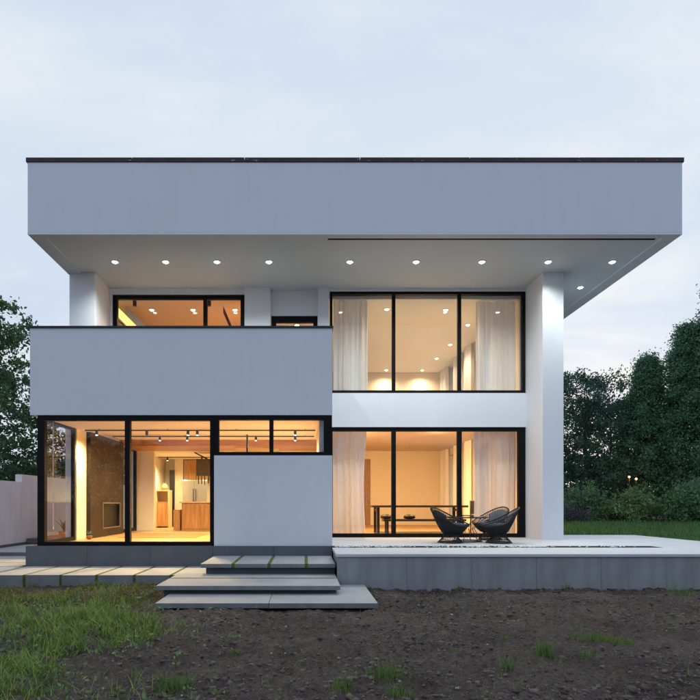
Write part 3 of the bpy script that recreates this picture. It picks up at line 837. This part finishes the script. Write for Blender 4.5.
# kitchen
t = empty('kitchen_island', (-2.8, 16.4, 0.515), 'wooden kitchen island with pale worktop seen through the bay glass', 'kitchen island')
box('cabinet', -3.62, -1.95, 16.15, 17.0, 0.517, 1.318, OAK2, t, 0.004)
box('worktop', -3.68, -1.90, 16.10, 17.05, 1.32, 1.36, mat('worktop', (0.6, 0.45, 0.3), .4, .08, 5), t, 0.004)
for a in (-3.60, -3.05, -2.50): box('drawer_front', a, a + .53, 16.135, 16.149, 0.56, 1.29, OAK2, t, 0.003)
box('end_box', -3.88, -3.69, 16.2, 16.75, 0.517, 1.12, OAK2, t, 0.004)
t = empty('wall_cabinet', (-3.6, 19.0, 2.1), 'wooden wall cabinets above the refrigerator', 'cabinet')
for a in (-4.15, -3.73): box('cabinet_door', a, a + .41, 18.85, 19.199, 2.12, 2.80, OAK2, t, 0.004)
t = empty('refrigerator', (-3.6, 18.9, 0.515), 'tall steel refrigerator at the back of the kitchen', 'refrigerator')
box('fridge_body', -4.11, -3.28, 18.45, 19.19, 0.55, 2.10, STEEL, t, 0.01)
for a in (-4.10, -3.69): box('fridge_door', a, a + .40, 18.42, 18.449, 0.58, 2.08, STEEL, t, 0.006)
for x in (-3.74, -3.655):
    v, f = tube([(x, 18.39, .9), (x, 18.39, 1.8)], 0.01, 8); mesh_obj('handle', v, f, BLACK, t)
box('plinth_foot', -4.1, -3.3, 18.5, 19.1, 0.516, 0.549, BLACK, t)
t = empty('shelf_unit', (-4.6, 18.0, 0.515), 'light wooden niche shelves left of the dark inner door', 'shelf')
boxes('carcass', [(-4.87, -4.83, 17.9, 18.3, .517, 1.75), (-4.46, -4.42, 17.9, 18.3, .517, 1.75), (-4.83, -4.46, 17.9, 18.3, 1.71, 1.75), (-4.83, -4.46, 18.27, 18.3, .517, 1.71)], mat('pale_wood', (.55, .40, .24), .5, .08, 4), t)
box('cupboard_door', -4.829, -4.461, 17.92, 17.94, .56, 1.32, OAK2, t)
box('shelf', -4.829, -4.461, 17.92, 18.269, 1.33, 1.36, OAK2, t)
t = empty('vase', (-4.62, 18.1, 1.75), 'round straw vase on top of the niche shelves', 'vase')
v, f = lathe((-4.62, 18.1, 1.751), [(.05, 0), (.10, .05), (.11, .10), (.07, .17), (.04, .20), (.05, .22)], 20); mesh_obj('body', v, f, mat('straw', (.42, .28, .13), .8, .2, 30), t, smooth=True)
t = empty('hanging_hood', (-2.95, 16.4, 2.1), 'dark grey hanging hood box with utensils above the island', 'range hood')
box('hood_box', -3.20, -2.55, 16.2, 16.7, 2.12, 2.62, GREYBOX, t, 0.006)
v, f = tube([(-3.28, 16.3, 2.819), (-2.85, 16.4, 2.60)], 0.02); mesh_obj('arm', v, f, BLACK, t)
box('rod', -2.62, -2.58, 16.42, 16.46, 2.62, 2.819, BLACK, t)
for x, ln in ((-3.15, .24), (-3.06, .24), (-2.97, .26), (-2.86, .22)):
    v, f = tube([(x, 16.28, 2.12), (x, 16.28, 2.12 - ln)], 0.014); mesh_obj('utensil', v, f, BLACK, t)
t = empty('hanging_rod', (-1.39, 13.0, 2.0), 'thin dark vertical rod seen through the strip window', 'rod')
box('rod', -1.41, -1.37, 13.2, 13.24, 1.9, 2.979, BLACK, t)
box('rod_plate', -1.44, -1.34, 13.17, 13.27, 1.88, 1.899, BLACK, t)
t = empty('kitchen_rug', (-3.4, 13.6, 0.516), 'orange patterned rug on the bay room floor', 'rug')
box('rug', -4.3, -2.5, 12.6, 14.4, 0.5155, 0.524, mat('rug_weave', (0.34, 0.13, 0.04), .95, .3, 9, .3, 80), t)
# upper left room: lit stair flight and dark brace
t = empty('upper_stair', (-4.0, 15, 3.75), 'lit yellow stair flight rising inside the upper left room', 'staircase')
def slanted(name, a, b, wy, th, m, parent):
    (x0, z0), (x1, z1) = a, b
    y0, y1 = wy
    V = [(x0, y0, z0), (x1, y0, z1), (x1, y0, z1 - th), (x0, y0, z0 - th), (x0, y1, z0), (x1, y1, z1), (x1, y1, z1 - th), (x0, y1, z0 - th)]
    return mesh_obj(name, V, [(0, 3, 2, 1), (4, 5, 6, 7), (0, 1, 5, 4), (1, 2, 6, 5), (2, 3, 7, 6), (3, 0, 4, 7)], m, parent)
slanted('stringer', (-4.40, 6.149), (-2.03, 3.78), (13.5, 13.56), 0.20, WHITEP, t)
slanted('led_strip', (-4.62, 6.148), (-2.25, 3.78), (13.485, 13.499), 0.24, LED, t)
slanted('underside', (-4.86, 6.10), (-2.52, 3.76), (13.565, 14.5), 0.04, BLACK, t)
t = empty('sloping_rail', (-1.7, 13.6, 3.75), 'dark sloping rail inside the narrow upper left pane', 'rail')
slanted('rail', (-2.0, 6.14), (-1.0, 3.76), (13.45, 13.52), 0.17, DARKWOOD, t)

# wicker terrace chairs (built facing +x at the origin, then copied)
def wicker_chair(loc, rz, label):
    t = empty('wicker_chair', loc, label, 'chair', 'wicker chairs around the terrace table')
    t.rotation_euler = (0, 0, rz); t.scale = (.90, .90, .90)
    O = WL[t.name].copy(); WL[t.name] = Vector((0, 0, 0))
    def rim(th):                                      # th=0 front
        b = (1 - math.cos(th)) / 2                    # 0 front .. 1 back
        s = abs(math.sin(th))
        r = 0.36 + 0.04 * b + 0.05 * s * (1 - b * .4)
        z = 0.40 + 0.06 * b + 0.33 * b ** 1.9
        return r, z
    NS = 64
    parts, ringpts = [], {k: [] for k in range(1, 8)}
    rimpts = []
    for i in range(NS):
        th = 2 * math.pi * i / NS
        r1, z1 = rim(th)
        pts = []
        for k in range(9):
            s = k / 8
            r = 0.15 + (r1 - 0.15) * (s ** 0.72)
            z = 0.19 + (z1 - 0.19) * (s ** 1.12)
            lean = -0.05 * s * (1 - math.cos(th)) / 2
            p = (r * math.cos(th) + lean + 0.03, r * math.sin(th), z)
            pts.append(p)
            if 1 <= k <= 7: ringpts[k].append(p)
        rimpts.append(pts[-1])
        parts.append(tube(pts, 0.0065, 4))
    for k in ringpts: parts.append(tube(ringpts[k], 0.005, 4, True))
    v, f = merge(parts); mesh_obj('woven_shell', v, f, WICKER, t, (0, 0, 0.19))
    # inner skin of the weave on the lower two thirds
    V, F = [], []
    for i in range(NS):
        th = 2 * math.pi * i / NS; r1, z1 = rim(th)
        for k in range(6):
            s = k / 8 * 1.06
            r = (0.15 + (r1 - 0.15) * (s ** 0.72)) * 0.985
            V.append((r * math.cos(th) - 0.05 * s * (1 - math.cos(th)) / 2 + 0.03, r * math.sin(th), 0.19 + (z1 - 0.19) * (s ** 1.12)))
    for i in range(NS):
        for k in range(5):
            i2 = (i + 1) % NS
            F.append((i * 6 + k, i2 * 6 + k, i2 * 6 + k + 1, i * 6 + k + 1))
    mesh_obj('shell_lining', V, F, WICKER, t, (0, 0, 0.19), smooth=True)
    v, f = tube(rimpts, 0.014, 8, True); mesh_obj('rim', v, f, WICKER, t, (0, 0, 0.4), smooth=True)
    parts = []
    for i in range(40):
        th = 2 * math.pi * i / 40; th2 = th + 0.16
        parts.append(tube([(0.15 * math.cos(th), 0.15 * math.sin(th), 0.20), (0.165 * math.cos(th), .165 * math.sin(th), 0.13), (0.27 * math.cos(th2), 0.27 * math.sin(th2), 0.016)], 0.006, 4))
    v, f = merge(parts); mesh_obj('base', v, f, WICKER, t, (0, 0, 0))
    ring = [(0.27 * math.cos(2 * math.pi * i / 40), 0.27 * math.sin(2 * math.pi * i / 40), 0.014) for i in range(40)]
    v, f = tube(ring, 0.013, 8, True); mesh_obj('base_ring', v, f, WICKER, t, (0, 0, 0), smooth=True)
    v, f = lathe((0.06, 0, 0.33), [(.20, 0), (.29, .015), (.315, .05), (.30, .085), (.22, .105), (.003, .11)], 26)
    mesh_obj('seat_cushion', v, f, CUSHION, t, smooth=True)
    V, F = [], []                                     # back cushion hugging the shell
    nu, nvv = 14, 8
    for side in (0, 1):
        for i in range(nu + 1):
            th = math.pi + (i / nu - .5) * 1.75
            for k in range(nvv + 1):
                s = k / nvv
                z = 0.41 + (rim(th)[1] - 0.47) * s
                rr = 0.275 + 0.10 * s
                puff = 0.055 * math.sin(math.pi * min(max(s, .02), .98)) ** .5 * math.sin(math.pi * min(max(i / nu, .02), .98)) ** .5
                r = rr - (puff if side else 0)
                V.append((r * math.cos(th) + 0.0, r * math.sin(th), z))
    W_ = (nu + 1) * (nvv + 1)
    for side in (0, 1):
        for i in range(nu):
            for k in range(nvv):
                a = side * W_ + i * (nvv + 1) + k
                q = (a, a + 1, a + nvv + 2, a + nvv + 1)
                F.append(q if side else q[::-1])
    mesh_obj('back_cushion', V, F, CUSHION, t, smooth=True)
    WL[t.name] = O
    return t
first = wicker_chair((2.92, 11.05, 0.513), R(12), 'black wicker tub chair left of the glass table')
def copy_thing(src, loc, rz, label):
    c = src.copy(); COL.objects.link(c); c.location = loc; c.rotation_euler = (0, 0, rz); c['label'] = label
    for ch in src.children:
        k = ch.copy(); COL.objects.link(k); k.parent = c
    return c
copy_thing(first, (3.87, 10.98, 0.513), R(168), 'black wicker tub chair right of the glass table, nearest the terrace edge')
copy_thing(first, (4.02, 11.95, 0.513), R(205), 'black wicker tub chair behind the right one, close to the window')
t = empty('terrace_table', (3.36, 11.4, 0.513), 'low round glass table between the wicker chairs', 'table')
v, f = lathe((3.36, 11.4, 1.02), [(0.40, 0), (0.405, .006), (0.40, .012)], 40); mesh_obj('glass_top', v, f, TGLASS, t)
ring = lambda r, z, k=40: [(3.36 + r * math.cos(2 * math.pi * i / k), 11.4 + r * math.sin(2 * math.pi * i / k), z) for i in range(k)]
v, f = tube(ring(0.405, 1.012), 0.011, 8, True); mesh_obj('top_ring', v, f, WICKER, t, smooth=True)
v, f = tube(ring(0.29, 0.526), 0.012, 8, True); mesh_obj('base_ring', v, f, WICKER, t, smooth=True)
for i in range(6):
    a = 2 * math.pi * i / 6
    c_, s_ = math.cos(a), math.sin(a)
    v, f = tube([(3.36 + .29 * c_, 11.4 + .29 * s_, .53), (3.36 + .14 * c_, 11.4 + .14 * s_, .78), (3.36 + .38 * c_, 11.4 + .38 * s_, 1.01)], 0.009, 6); mesh_obj('leg', v, f, WICKER, t)

# ================================================================== VEGETATION
def leaf_quads(cen, size, up_bias=0.0, aspect=0.55):
    """diamond leaves: cen (n,3), size (n,)"""
    n = len(cen)
    a = rng.normal(size=(n, 3)); a[:, 2] += up_bias; a /= np.linalg.norm(a, axis=1)[:, None]
    b = rng.normal(size=(n, 3)); b -= a * (a * b).sum(1)[:, None]; b /= np.linalg.norm(b, axis=1)[:, None]
    s = size[:, None]
    v = np.stack([cen - a * s, cen + b * s * aspect, cen + a * s, cen - b * s * aspect], 1)
    return v.reshape(-1, 3)
def leaves_obj(name, cen, size, m, parent, loc, up=0.0, aspect=0.55):
    v = leaf_quads(cen, size, up, aspect)
    n = len(cen)
    return big_mesh(name, v, np.arange(n * 4), np.full(n, 4), m, parent, loc)

def tree(base, h, rad, prof, n_cl, per, lsize, m, label, group, seed, lean=(0, 0), clump=0.42, crown0=0.12, trunk_r=0.13, inner=0.35, name='tree'):
    """prof(s): relative radius over the crown's height; clumps sit mostly on the outer shell"""
    global rng
    rng = np.random.default_rng(seed); r = random.Random(seed)
    bx, by, bz = base
    t = empty(name, base, label, 'tree', group)
    axis_pt = lambda s: np.array([bx + lean[0] * s, by + lean[1] * s, bz + h * s])
    pts = [tuple(axis_pt(s) + np.array([r.uniform(-.06, .06), r.uniform(-.06, .06), 0]) * (s > 0)) for s in np.linspace(0, .93, 9)]
    parts = [tube(pts, [trunk_r * (1 - .88 * s) for s in np.linspace(0, 1, 9)], 8)]
    cen, siz = [], []
    for c in range(n_cl):
        s = crown0 + (.965 - crown0) * r.random() ** 0.8
        th = r.uniform(0, 2 * math.pi)
        lob = 1 + 0.22 * math.sin(3 * th + 5.0 * s + seed) + 0.16 * math.sin(7 * th - 9 * s + 2 * seed)
        q = math.sqrt(inner ** 2 + (1 - inner ** 2) * r.random())
        rr = rad * prof((s - crown0) / (1 - crown0)) * lob * q
        p = axis_pt(s) + np.array([rr * math.cos(th), rr * math.sin(th), r.uniform(-.1, .1)])
        cs = clump * r.uniform(.6, 1.25)
        k = int(per * r.uniform(.6, 1.3))
        g_ = rng.normal(size=(k, 3)) * cs * np.array([.5, .5, .42])
        cen.append(p + g_); siz.append(rng.uniform(.65, 1.3, k) * lsize)
        if c % 7 == 0:
            s0 = max(.05, s - .16); a0 = axis_pt(s0)
            mid = (a0 + p) / 2 + np.array([0, 0, -.05])
            parts.append(tube([tuple(a0), tuple(mid), tuple(p)], [.045 * (1.15 - s), .028 * (1.2 - s), .008], 5))
    v, f = merge(parts); mesh_obj('trunk', v, f, BARK, t, base)
    leaves_obj('crown', np.concatenate(cen), np.concatenate(siz), m, t, base)
    return t
oval = lambda s: max(0.06, math.sin(math.pi * min(1, max(0, .10 + .90 * s)) ** .85) ** .6)
spire = lambda s: max(0.16, (1 - s) ** .55 * min(1, .72 + s * 1.6))
rnd = lambda s: max(0.08, math.sin(math.pi * (.14 + .80 * s)) ** .55)
G1 = 'tall trees right of the terrace'
tree((14.3, 28.0, .45), 7.6, 2.5, rnd, 360, 70, .062, LEAF_DARK, 'dark broadleaf tree with sky showing through beside the column', G1, 11, crown0=.10, clump=.36)
tree((16.6, 27.2, .45), 8.2, 1.55, spire, 520, 110, .055, LEAF_MID, 'pointed green tree between the open tree and the tallest ones', G1, 12, lean=(.35, 0), crown0=.05, clump=.36)
tree((18.0, 26.2, .45), 9.6, 1.5, spire, 600, 110, .055, LEAF_MID, 'dense tall dark green tree rising toward the right edge', G1, 13, lean=(.3, 0), crown0=.05, clump=.36)
tree((19.1, 25.2, .45), 11.4, 1.65, spire, 680, 110, .055, LEAF_MID, 'tallest dense tree cut by the right edge of the view', G1, 14, crown0=.05, clump=.38)
tree((21.5, 27.0, .45), 11.5, 2.2, spire, 300, 50, .10, LEAF_DARK, 'tree beyond the right edge of the view', G1, 15, crown0=.05)
tree((12.0, 31.0, .45), 6.2, 2.4, rnd, 200, 44, .095, LEAF_DARK, 'dark tree mostly hidden behind the column', G1, 16)
tree((17.2, 31.0, .45), 6.8, 2.6, rnd, 260, 44, .095, LEAF_DARK, 'dark tree filling the gap behind the tall row', G1, 17)
tree((-15.2, 25.0, .2), 10.6, 3.3, rnd, 420, 46, .10, LEAF_LEFT, 'leafy green tree behind the garden wall at the left edge', 'trees left of the house', 21, crown0=.06, clump=.44)
tree((-12.2, 29.0, .2), 7.6, 2.2, rnd, 220, 44, .10, LEAF_LEFT, 'lower green tree seen past the bay corner glass', 'trees left of the house', 22, crown0=.06, clump=.42)
tree((-9.6, 31.0, .2), 6.2, 2.4, rnd, 200, 44, .10, LEAF_DARK, 'dark tree seen through the bay side window', 'trees left of the house', 23, crown0=.06)
tree((-18.0, 31.0, .2), 9.0, 3.0, rnd, 200, 44, .11, LEAF_DARK, 'dark tree behind the leafy tree at the left edge', 'trees left of the house', 24, crown0=.04)

def bush(c, rx, ry, h, n, lsize, m, label, seed, aspect=.55, up=.3):
    global rng
    rng = np.random.default_rng(seed); r = random.Random(seed)
    t = empty('shrub', c, label, 'shrub', 'shrubs along the trees')
    stems = []
    cen = []
    for k in range(max(16, n // 60)):
        th = r.uniform(0, 6.283); q = math.sqrt(r.random()); z = h * r.uniform(.12, 1) * math.sqrt(max(.05, 1 - .75 * q * q))
        p = np.array([c[0] + rx * q * math.cos(th), c[1] + ry * q * math.sin(th), c[2] + z])
        stems.append(tube([(c[0], c[1], c[2]), tuple((np.array(c) * .5 + p * .5) + np.array([0, 0, -.05])), tuple(p)], [.02, .014, .006], 5))
        kk = 60
        cen.append(p + rng.normal(size=(kk, 3)) * np.array([.17, .17, .13]))
    cen = np.concatenate(cen); cen[:, 2] = np.maximum(cen[:, 2], c[2] + .03)
    v, f = merge(stems); mesh_obj('stems', v, f, BARK, t, c)
    leaves_obj('foliage', cen, rng.uniform(.6, 1.3, len(cen)) * lsize, m, t, c, up, aspect)
bush((12.1, 23.8, .45), 1.0, .8, 1.75, 3600, .06, LEAF_BUSH, 'green shrub nearest the column', 31)
bush((13.5, 23.0, .45), .95, .7, 1.45, 2400, .085, LEAF_PALE, 'pale yellow-green broad-leaved shrub below the garden lamps', 32, .45, .6)
bush((15.6, 22.4, .45), 1.15, .8, 1.55, 3800, .07, LEAF_BUSH, 'large green shrub at the right edge of the terrace', 33)
bush((16.9, 23.0, .45), 1.1, .8, 2.1, 3200, .07, LEAF_MID, 'tall dark shrub cut by the right edge of the view', 34)
bush((14.5, 24.3, .45), 1.0, .7, 1.3, 2400, .06, LEAF_DARK, 'low dark shrub between the pale and the large shrub', 35)
bush((11.0, 22.6, .45), .55, .5, .75, 1500, .04, LEAF_LILAC, 'low grey-lilac shrub against the column', 36)
bush((12.9, 25.2, .45), 1.3, .6, 1.6, 2400, .06, LEAF_DARK, 'dark shrub behind the pale shrub', 37)
bush((18.4, 23.4, .45), 1.2, .8, 2.3, 2600, .075, LEAF_MID, 'tall shrub beyond the right edge of the view', 38)

# far belt of woodland that closes the horizon
rng = np.random.default_rng(50)
def belt(pts_fn, n, m, lsize):
    c = pts_fn(n)
    return c, rng.uniform(.6, 1.4, n) * lsize
n = 26000
x = rng.uniform(-70, 80, n); y = 42 + rng.normal(0, 1.6, n) + 0.002 * x * x
top = 3.4 + 2.0 * fbm(x * .21, x * 0 + 3.3, 3, 77)
z = .1 + top * rng.random(n) ** .8
nb = 70000
xb = rng.uniform(-45, 45, nb); yb = -19 + rng.normal(0, 1.2, nb) - .002 * xb * xb
zb = .05 + (4.2 + 3.8 * fbm(xb * .16 + 5, xb * 0 + 8.3, 3, 79)) * rng.random(nb) ** .75
x = np.concatenate([x, xb]); y = np.concatenate([y, yb]); z = np.concatenate([z, zb]); n += nb
o = leaves_obj('woodland', np.stack([x, y, z], -1), rng.uniform(.6, 1.4, n) * np.where(y > 0, .28, .15), LEAF_DARK, None, (0, 0, 0))
tag(o, 'dark belt of distant woodland closing the horizon', kind='stuff')

# ---- grass
def blades(name, px, py, pz, hgt, m, label, width=.006, seg=3, kind='stuff', loc=(0, 0, 0), parent=None, bend=.6):
    n = len(px)
    a = rng.uniform(0, 2 * np.pi, n); lean = rng.uniform(.15, 1.0, n) * bend * hgt
    wdir = np.stack([-np.sin(a), np.cos(a), np.zeros(n)], -1)
    V = []
    for k in range(seg + 1):
        s = k / seg
        p = np.stack([px + np.cos(a) * lean * s ** 1.8, py + np.sin(a) * lean * s ** 1.8, pz + hgt * s * (1 - .25 * bend * s)], -1)
        w = (width * (1 - s) ** .8 * rng.uniform(.7, 1.3, n))[:, None] if k < seg else np.full((n, 1), width * .04)
        V += [p - wdir * w, p + wdir * w]
    V = np.stack(V, 1)
    nv = 2 * (seg + 1)
    f = np.array([[2 * k, 2 * k + 1, 2 * k + 3, 2 * k + 2] for k in range(seg)])
    F = f[None] + (np.arange(n) * nv)[:, None, None]
    o = big_mesh(name, V.reshape(-1, 3), F.reshape(-1, 4), np.full(n * seg, 4), m, parent, loc)
    if kind: o['kind'] = kind
    if label: o['label'] = label
    return o
rng = np.random.default_rng(60)
def lawn_density(x, y):
    edge = np.interp(y, [3.0, 3.8, 4.6, 5.4, 6.4, 7.4, 8.6], [-1.0, -1.05, -1.15, -1.0, -1.55, -2.1, -2.3])
    d = (edge - x) / 1.0
    pn = fbm(x * 1.3 + 4, y * 1.3, 3, 33); p2 = fbm(x * 4.5, y * 4.5, 2, 35)
    far = np.interp(y, [3, 6.2, 7.0, 7.8, 8.8], [1, 1, .75, .42, .35])
    return np.clip(.15 + d, 0, 1) * far * np.clip((pn - .41) * 5.0, .02, 1) * np.clip((p2 - .33) * 3.6, .06, 1)
N0 = 190000
x = rng.uniform(-5.2, -.3, N0); y = 3.2 + 5.7 * rng.random(N0) ** 1.1
keep = rng.random(N0) < lawn_density(x, y) * .72
x, y = x[keep], y[keep]
ok = ~((y > 8.87) | ((x > -2.1) & (y > 6.9)))
x, y = x[ok], y[ok]
tall = .6 + .9 * fbm(x * 1.7, y * 1.7, 3, 44)
blades('lawn_grass', x, y, ground_h(x, y) - .01, (.025 + .17 * rng.random(len(x)) ** 2.0) * tall, GRASS, 'patchy green grass over the soil at lower left', .0050, bend=1.1)
sel = rng.random(len(x)) < .10
blades('dry_grass', x[sel] + .01, y[sel], ground_h(x[sel] + .01, y[sel]) - .01, rng.uniform(.05, .17, sel.sum()), GRASS_DRY, 'yellowed blades scattered through the grass at lower left', .0035, bend=1.2)
N1 = 9000
xw = rng.uniform(-5.0, -.5, N1); yw = 3.3 + 5.2 * rng.random(N1)
kw = rng.random(N1) < np.clip((fbm(xw * 2.6 + 9, yw * 2.6, 3, 57) - .50) * 5, 0, 1) * np.clip((-.2 - xw) / 1.0, 0, 1)
kw &= ~((yw > 8.8) | ((xw > -2.15) & (yw > 6.85)))
xw, yw = xw[kw], yw[kw]
o = leaves_obj('weed_leaves', np.stack([xw, yw, ground_h(xw, yw) + rng.uniform(.01, .07, len(xw))], -1), rng.uniform(.012, .032, len(xw)), LEAF_PALE, None, (0, 0, 0), .3, .5)
tag(o, 'broad-leaved weeds mixed into the grass at lower left', kind='stuff')
# dry low clover near the pavers
N0 = 16000
x = rng.uniform(-5.4, -1.9, N0); y = rng.uniform(7.0, 8.86, N0)
keep = rng.random(N0) < np.clip((fbm(x * 2, y * 2, 3, 71) - .38) * 3.2, 0, 1) * np.clip((-1.7 - x) / .6, .2, 1)
x, y = x[keep], y[keep]; ok = ~((x > -2.1) & (y < 8.86) & (y > 6.9)); x, y = x[ok], y[ok]
hgt = rng.uniform(.015, .06, len(x))
c = np.stack([x, y, ground_h(x, y) + hgt * .6], -1)
o = leaves_obj('ground_cover', c, rng.uniform(.008, .02, len(x)), GRASS_DRY, None, (0, 0, 0), .8, .6)
tag(o, 'low yellowish clover in front of the pavers', kind='stuff')
# lawn strip behind the terrace on the right
N0 = 42000
x = rng.uniform(5.7, 22, N0); y = 13.9 + 9.6 * rng.random(N0) ** 1.25
ok = (x < y * .78) & ((x > 8.3) | (y > 13.95)) & (x > y * .40)
x, y = x[ok], y[ok]
blades('lawn_strip', x, y, ground_h(x, y) - .01, rng.uniform(.08, .26, len(x)) * (.5 + .06 * (y - 10)), GRASS_FAR, 'green lawn strip between the terrace and the trees', .011, 2)
x = rng.uniform(8.3, 12.5, 9000); y = rng.uniform(10.8, 14.0, 9000)
ok = rng.random(9000) < .8
blades('verge_grass', x[ok], y[ok], ground_h(x[ok], y[ok]) - .01, rng.uniform(.03, .09, ok.sum()), GRASS_FAR, 'short grass verge along the right edge of the terrace', .008, 2)

# thin seedlings dotted all over the bare soil
N1 = 8000
yw = 3.4 + 5.0 * rng.random(N1); xw = rng.uniform(-.45, .78, N1) * (yw + .4)
kw = rng.random(N1) < np.clip((fbm(xw * 1.5 + 3, yw * 1.5, 3, 61) - .42) * 4, .04, 1)
kw &= ~((xw > -2.15) & (xw < .98) & (yw > 6.85))
xw, yw = xw[kw], yw[kw]
blades('soil_seedlings', xw, yw, ground_h(xw, yw) - .005, .02 + .10 * rng.random(len(xw)) ** 2.5, TUFT, 'thin green seedlings dotted over the bare soil', .0028, 2, bend=1.3)
def tuft(x, y, n, rad, h, label, m=TUFT, sx=1.0):
    q_ = rad * 1.6 * rng.random(n) ** .75; a_ = rng.uniform(0, 6.283, n)
    px = x + q_ * np.cos(a_) * sx; py = y + q_ * np.sin(a_)
    z = float(ground_h(x, y))
    o = blades('grass_tuft', px, py, ground_h(px, py) - .01, (.25 + .85 * rng.random(n) ** 1.3) * h, m, None, .0032, 3, None, (x, y, z))
    tag(o, label, 'grass tuft', 'grass tufts on the bare soil')
tuft(2.08, 4.78, 170, .055, .20, 'upright grass tuft left of the wide green patch on bare soil')
tuft(2.86, 5.30, 700, .12, .115, 'wide low patch of grass on the bare soil at right', sx=1.6)
tuft(1.62, 4.40, 60, .05, .15, 'thin grass tuft below the upright tuft')
tuft(.62, 4.25, 190, .09, .17, 'grass tuft on bare soil below the terrace corner')
tuft(.27, 3.95, 110, .06, .15, 'small grass tuft left of the one below the terrace corner')
tuft(.66, 3.85, 120, .06, .14, 'grass tuft close to the bottom edge of the view')
tuft(-.95, 4.0, 220, .09, .16, 'grass tuft on soil at the edge of the lawn')
tuft(-.62, 4.9, 110, .045, .06, 'small grass tuft below the bottom step')
tuft(1.35, 5.0, 90, .045, .06, 'sparse grass tuft in the middle of the bare soil')
tuft(2.42, 4.70, 70, .05, .12, 'small weed tuft just right of the upright grass tuft')
tuft(1.95, 5.35, 60, .05, .08, 'faint tuft of weeds behind the upright grass tuft')
tuft(3.9, 5.9, 70, .07, .05, 'low grass tuft near the right edge of the soil')
tuft(5.55, 8.1, 160, .10, .16, 'weedy tuft at the foot of the terrace at the right edge', sx=1.3)
tuft(1.02, 8.30, 60, .05, .10, 'weed beside the bottom step at the terrace foot')
tuft(2.35, 8.45, 40, .05, .13, 'thin weed against the terrace face below the table')
tuft(4.02, 8.45, 50, .05, .14, 'dark weed against the terrace face below the column')
tuft(-2.15, 8.75, 60, .06, .09, 'weed at the foot of the pavers beside the steps')
tuft(-4.35, 8.78, 50, .06, .13, 'weed at the foot of the pavers below the bay corner')

# ---- clods and stones on the soil
rng = np.random.default_rng(80)
N0 = 34000
y = 3.3 + 5.2 * rng.random(N0) ** 1.15; x = rng.uniform(-.62, .80, N0) * (y + .6)
keep = rng.random(N0) < np.clip((fbm(x * .9, y * .9, 3, 91) - .25) * 2.2, .15, 1) * np.where(x < -1.2, .5, 1)
keep &= ~((x > -2.15) & (x < .98) & (y > 6.85)) & (y < 8.5)
x, y = x[keep], y[keep]
xf = rng.uniform(.95, 7.5, 2600); yf = 8.553 - .12 * rng.random(2600) ** 1.6      # crumbs banked along the terrace foot
x, y = np.concatenate([x, xf]), np.concatenate([y, yf])
sz = .005 + .022 * rng.random(len(x)) ** 3.2 + .014 * (rng.random(len(x)) < .015)
icos_cloud('soil_clods', np.stack([x, y, ground_h(x, y) - sz * .1], -1), sz, CLOD, squash=.62, rough=.5, label='loose clods of soil strewn over the bare ground')
k = 70
y = 3.6 + 4.7 * rng.random(k); x = rng.uniform(-.5, .78, k) * y; ok = ~((x > -2.15) & (x < .98) & (y > 6.85)); x, y = x[ok], y[ok]
sz = rng.uniform(.006, .017, len(x))
icos_cloud('pale_stones', np.stack([x, y, ground_h(x, y) + sz * .3], -1), sz, mat('pale_stone', (.34, .32, .30), .8, .2, 20), label='scattered small pale stones on the soil')

# ---- garden lamps glowing among the trees
for i, (x, z) in enumerate(((14.73, 2.52), (15.05, 2.43))):
    y = 25.0
    t = empty('garden_lamp', (x, y, .45), 'glowing amber globe lamp among the dark trees, %s of the pair' % ('left', 'right')[i], 'lamp', 'garden lamps')
    v, f = tube([(x, y, .45), (x, y, z - .06)], .02, 8); mesh_obj('post', v, f, BLACK, t)
    v, f = lathe((x, y, z), [(.004, -.05), (.035, -.036), (.05, 0), (.035, .036), (.004, .05)], 16); mesh_obj('globe', v, f, LAMPG, t, smooth=True)
    add_light('lamp', 'POINT', t, (x, y - .15, z), 9, (1.0, .55, .2), .08)
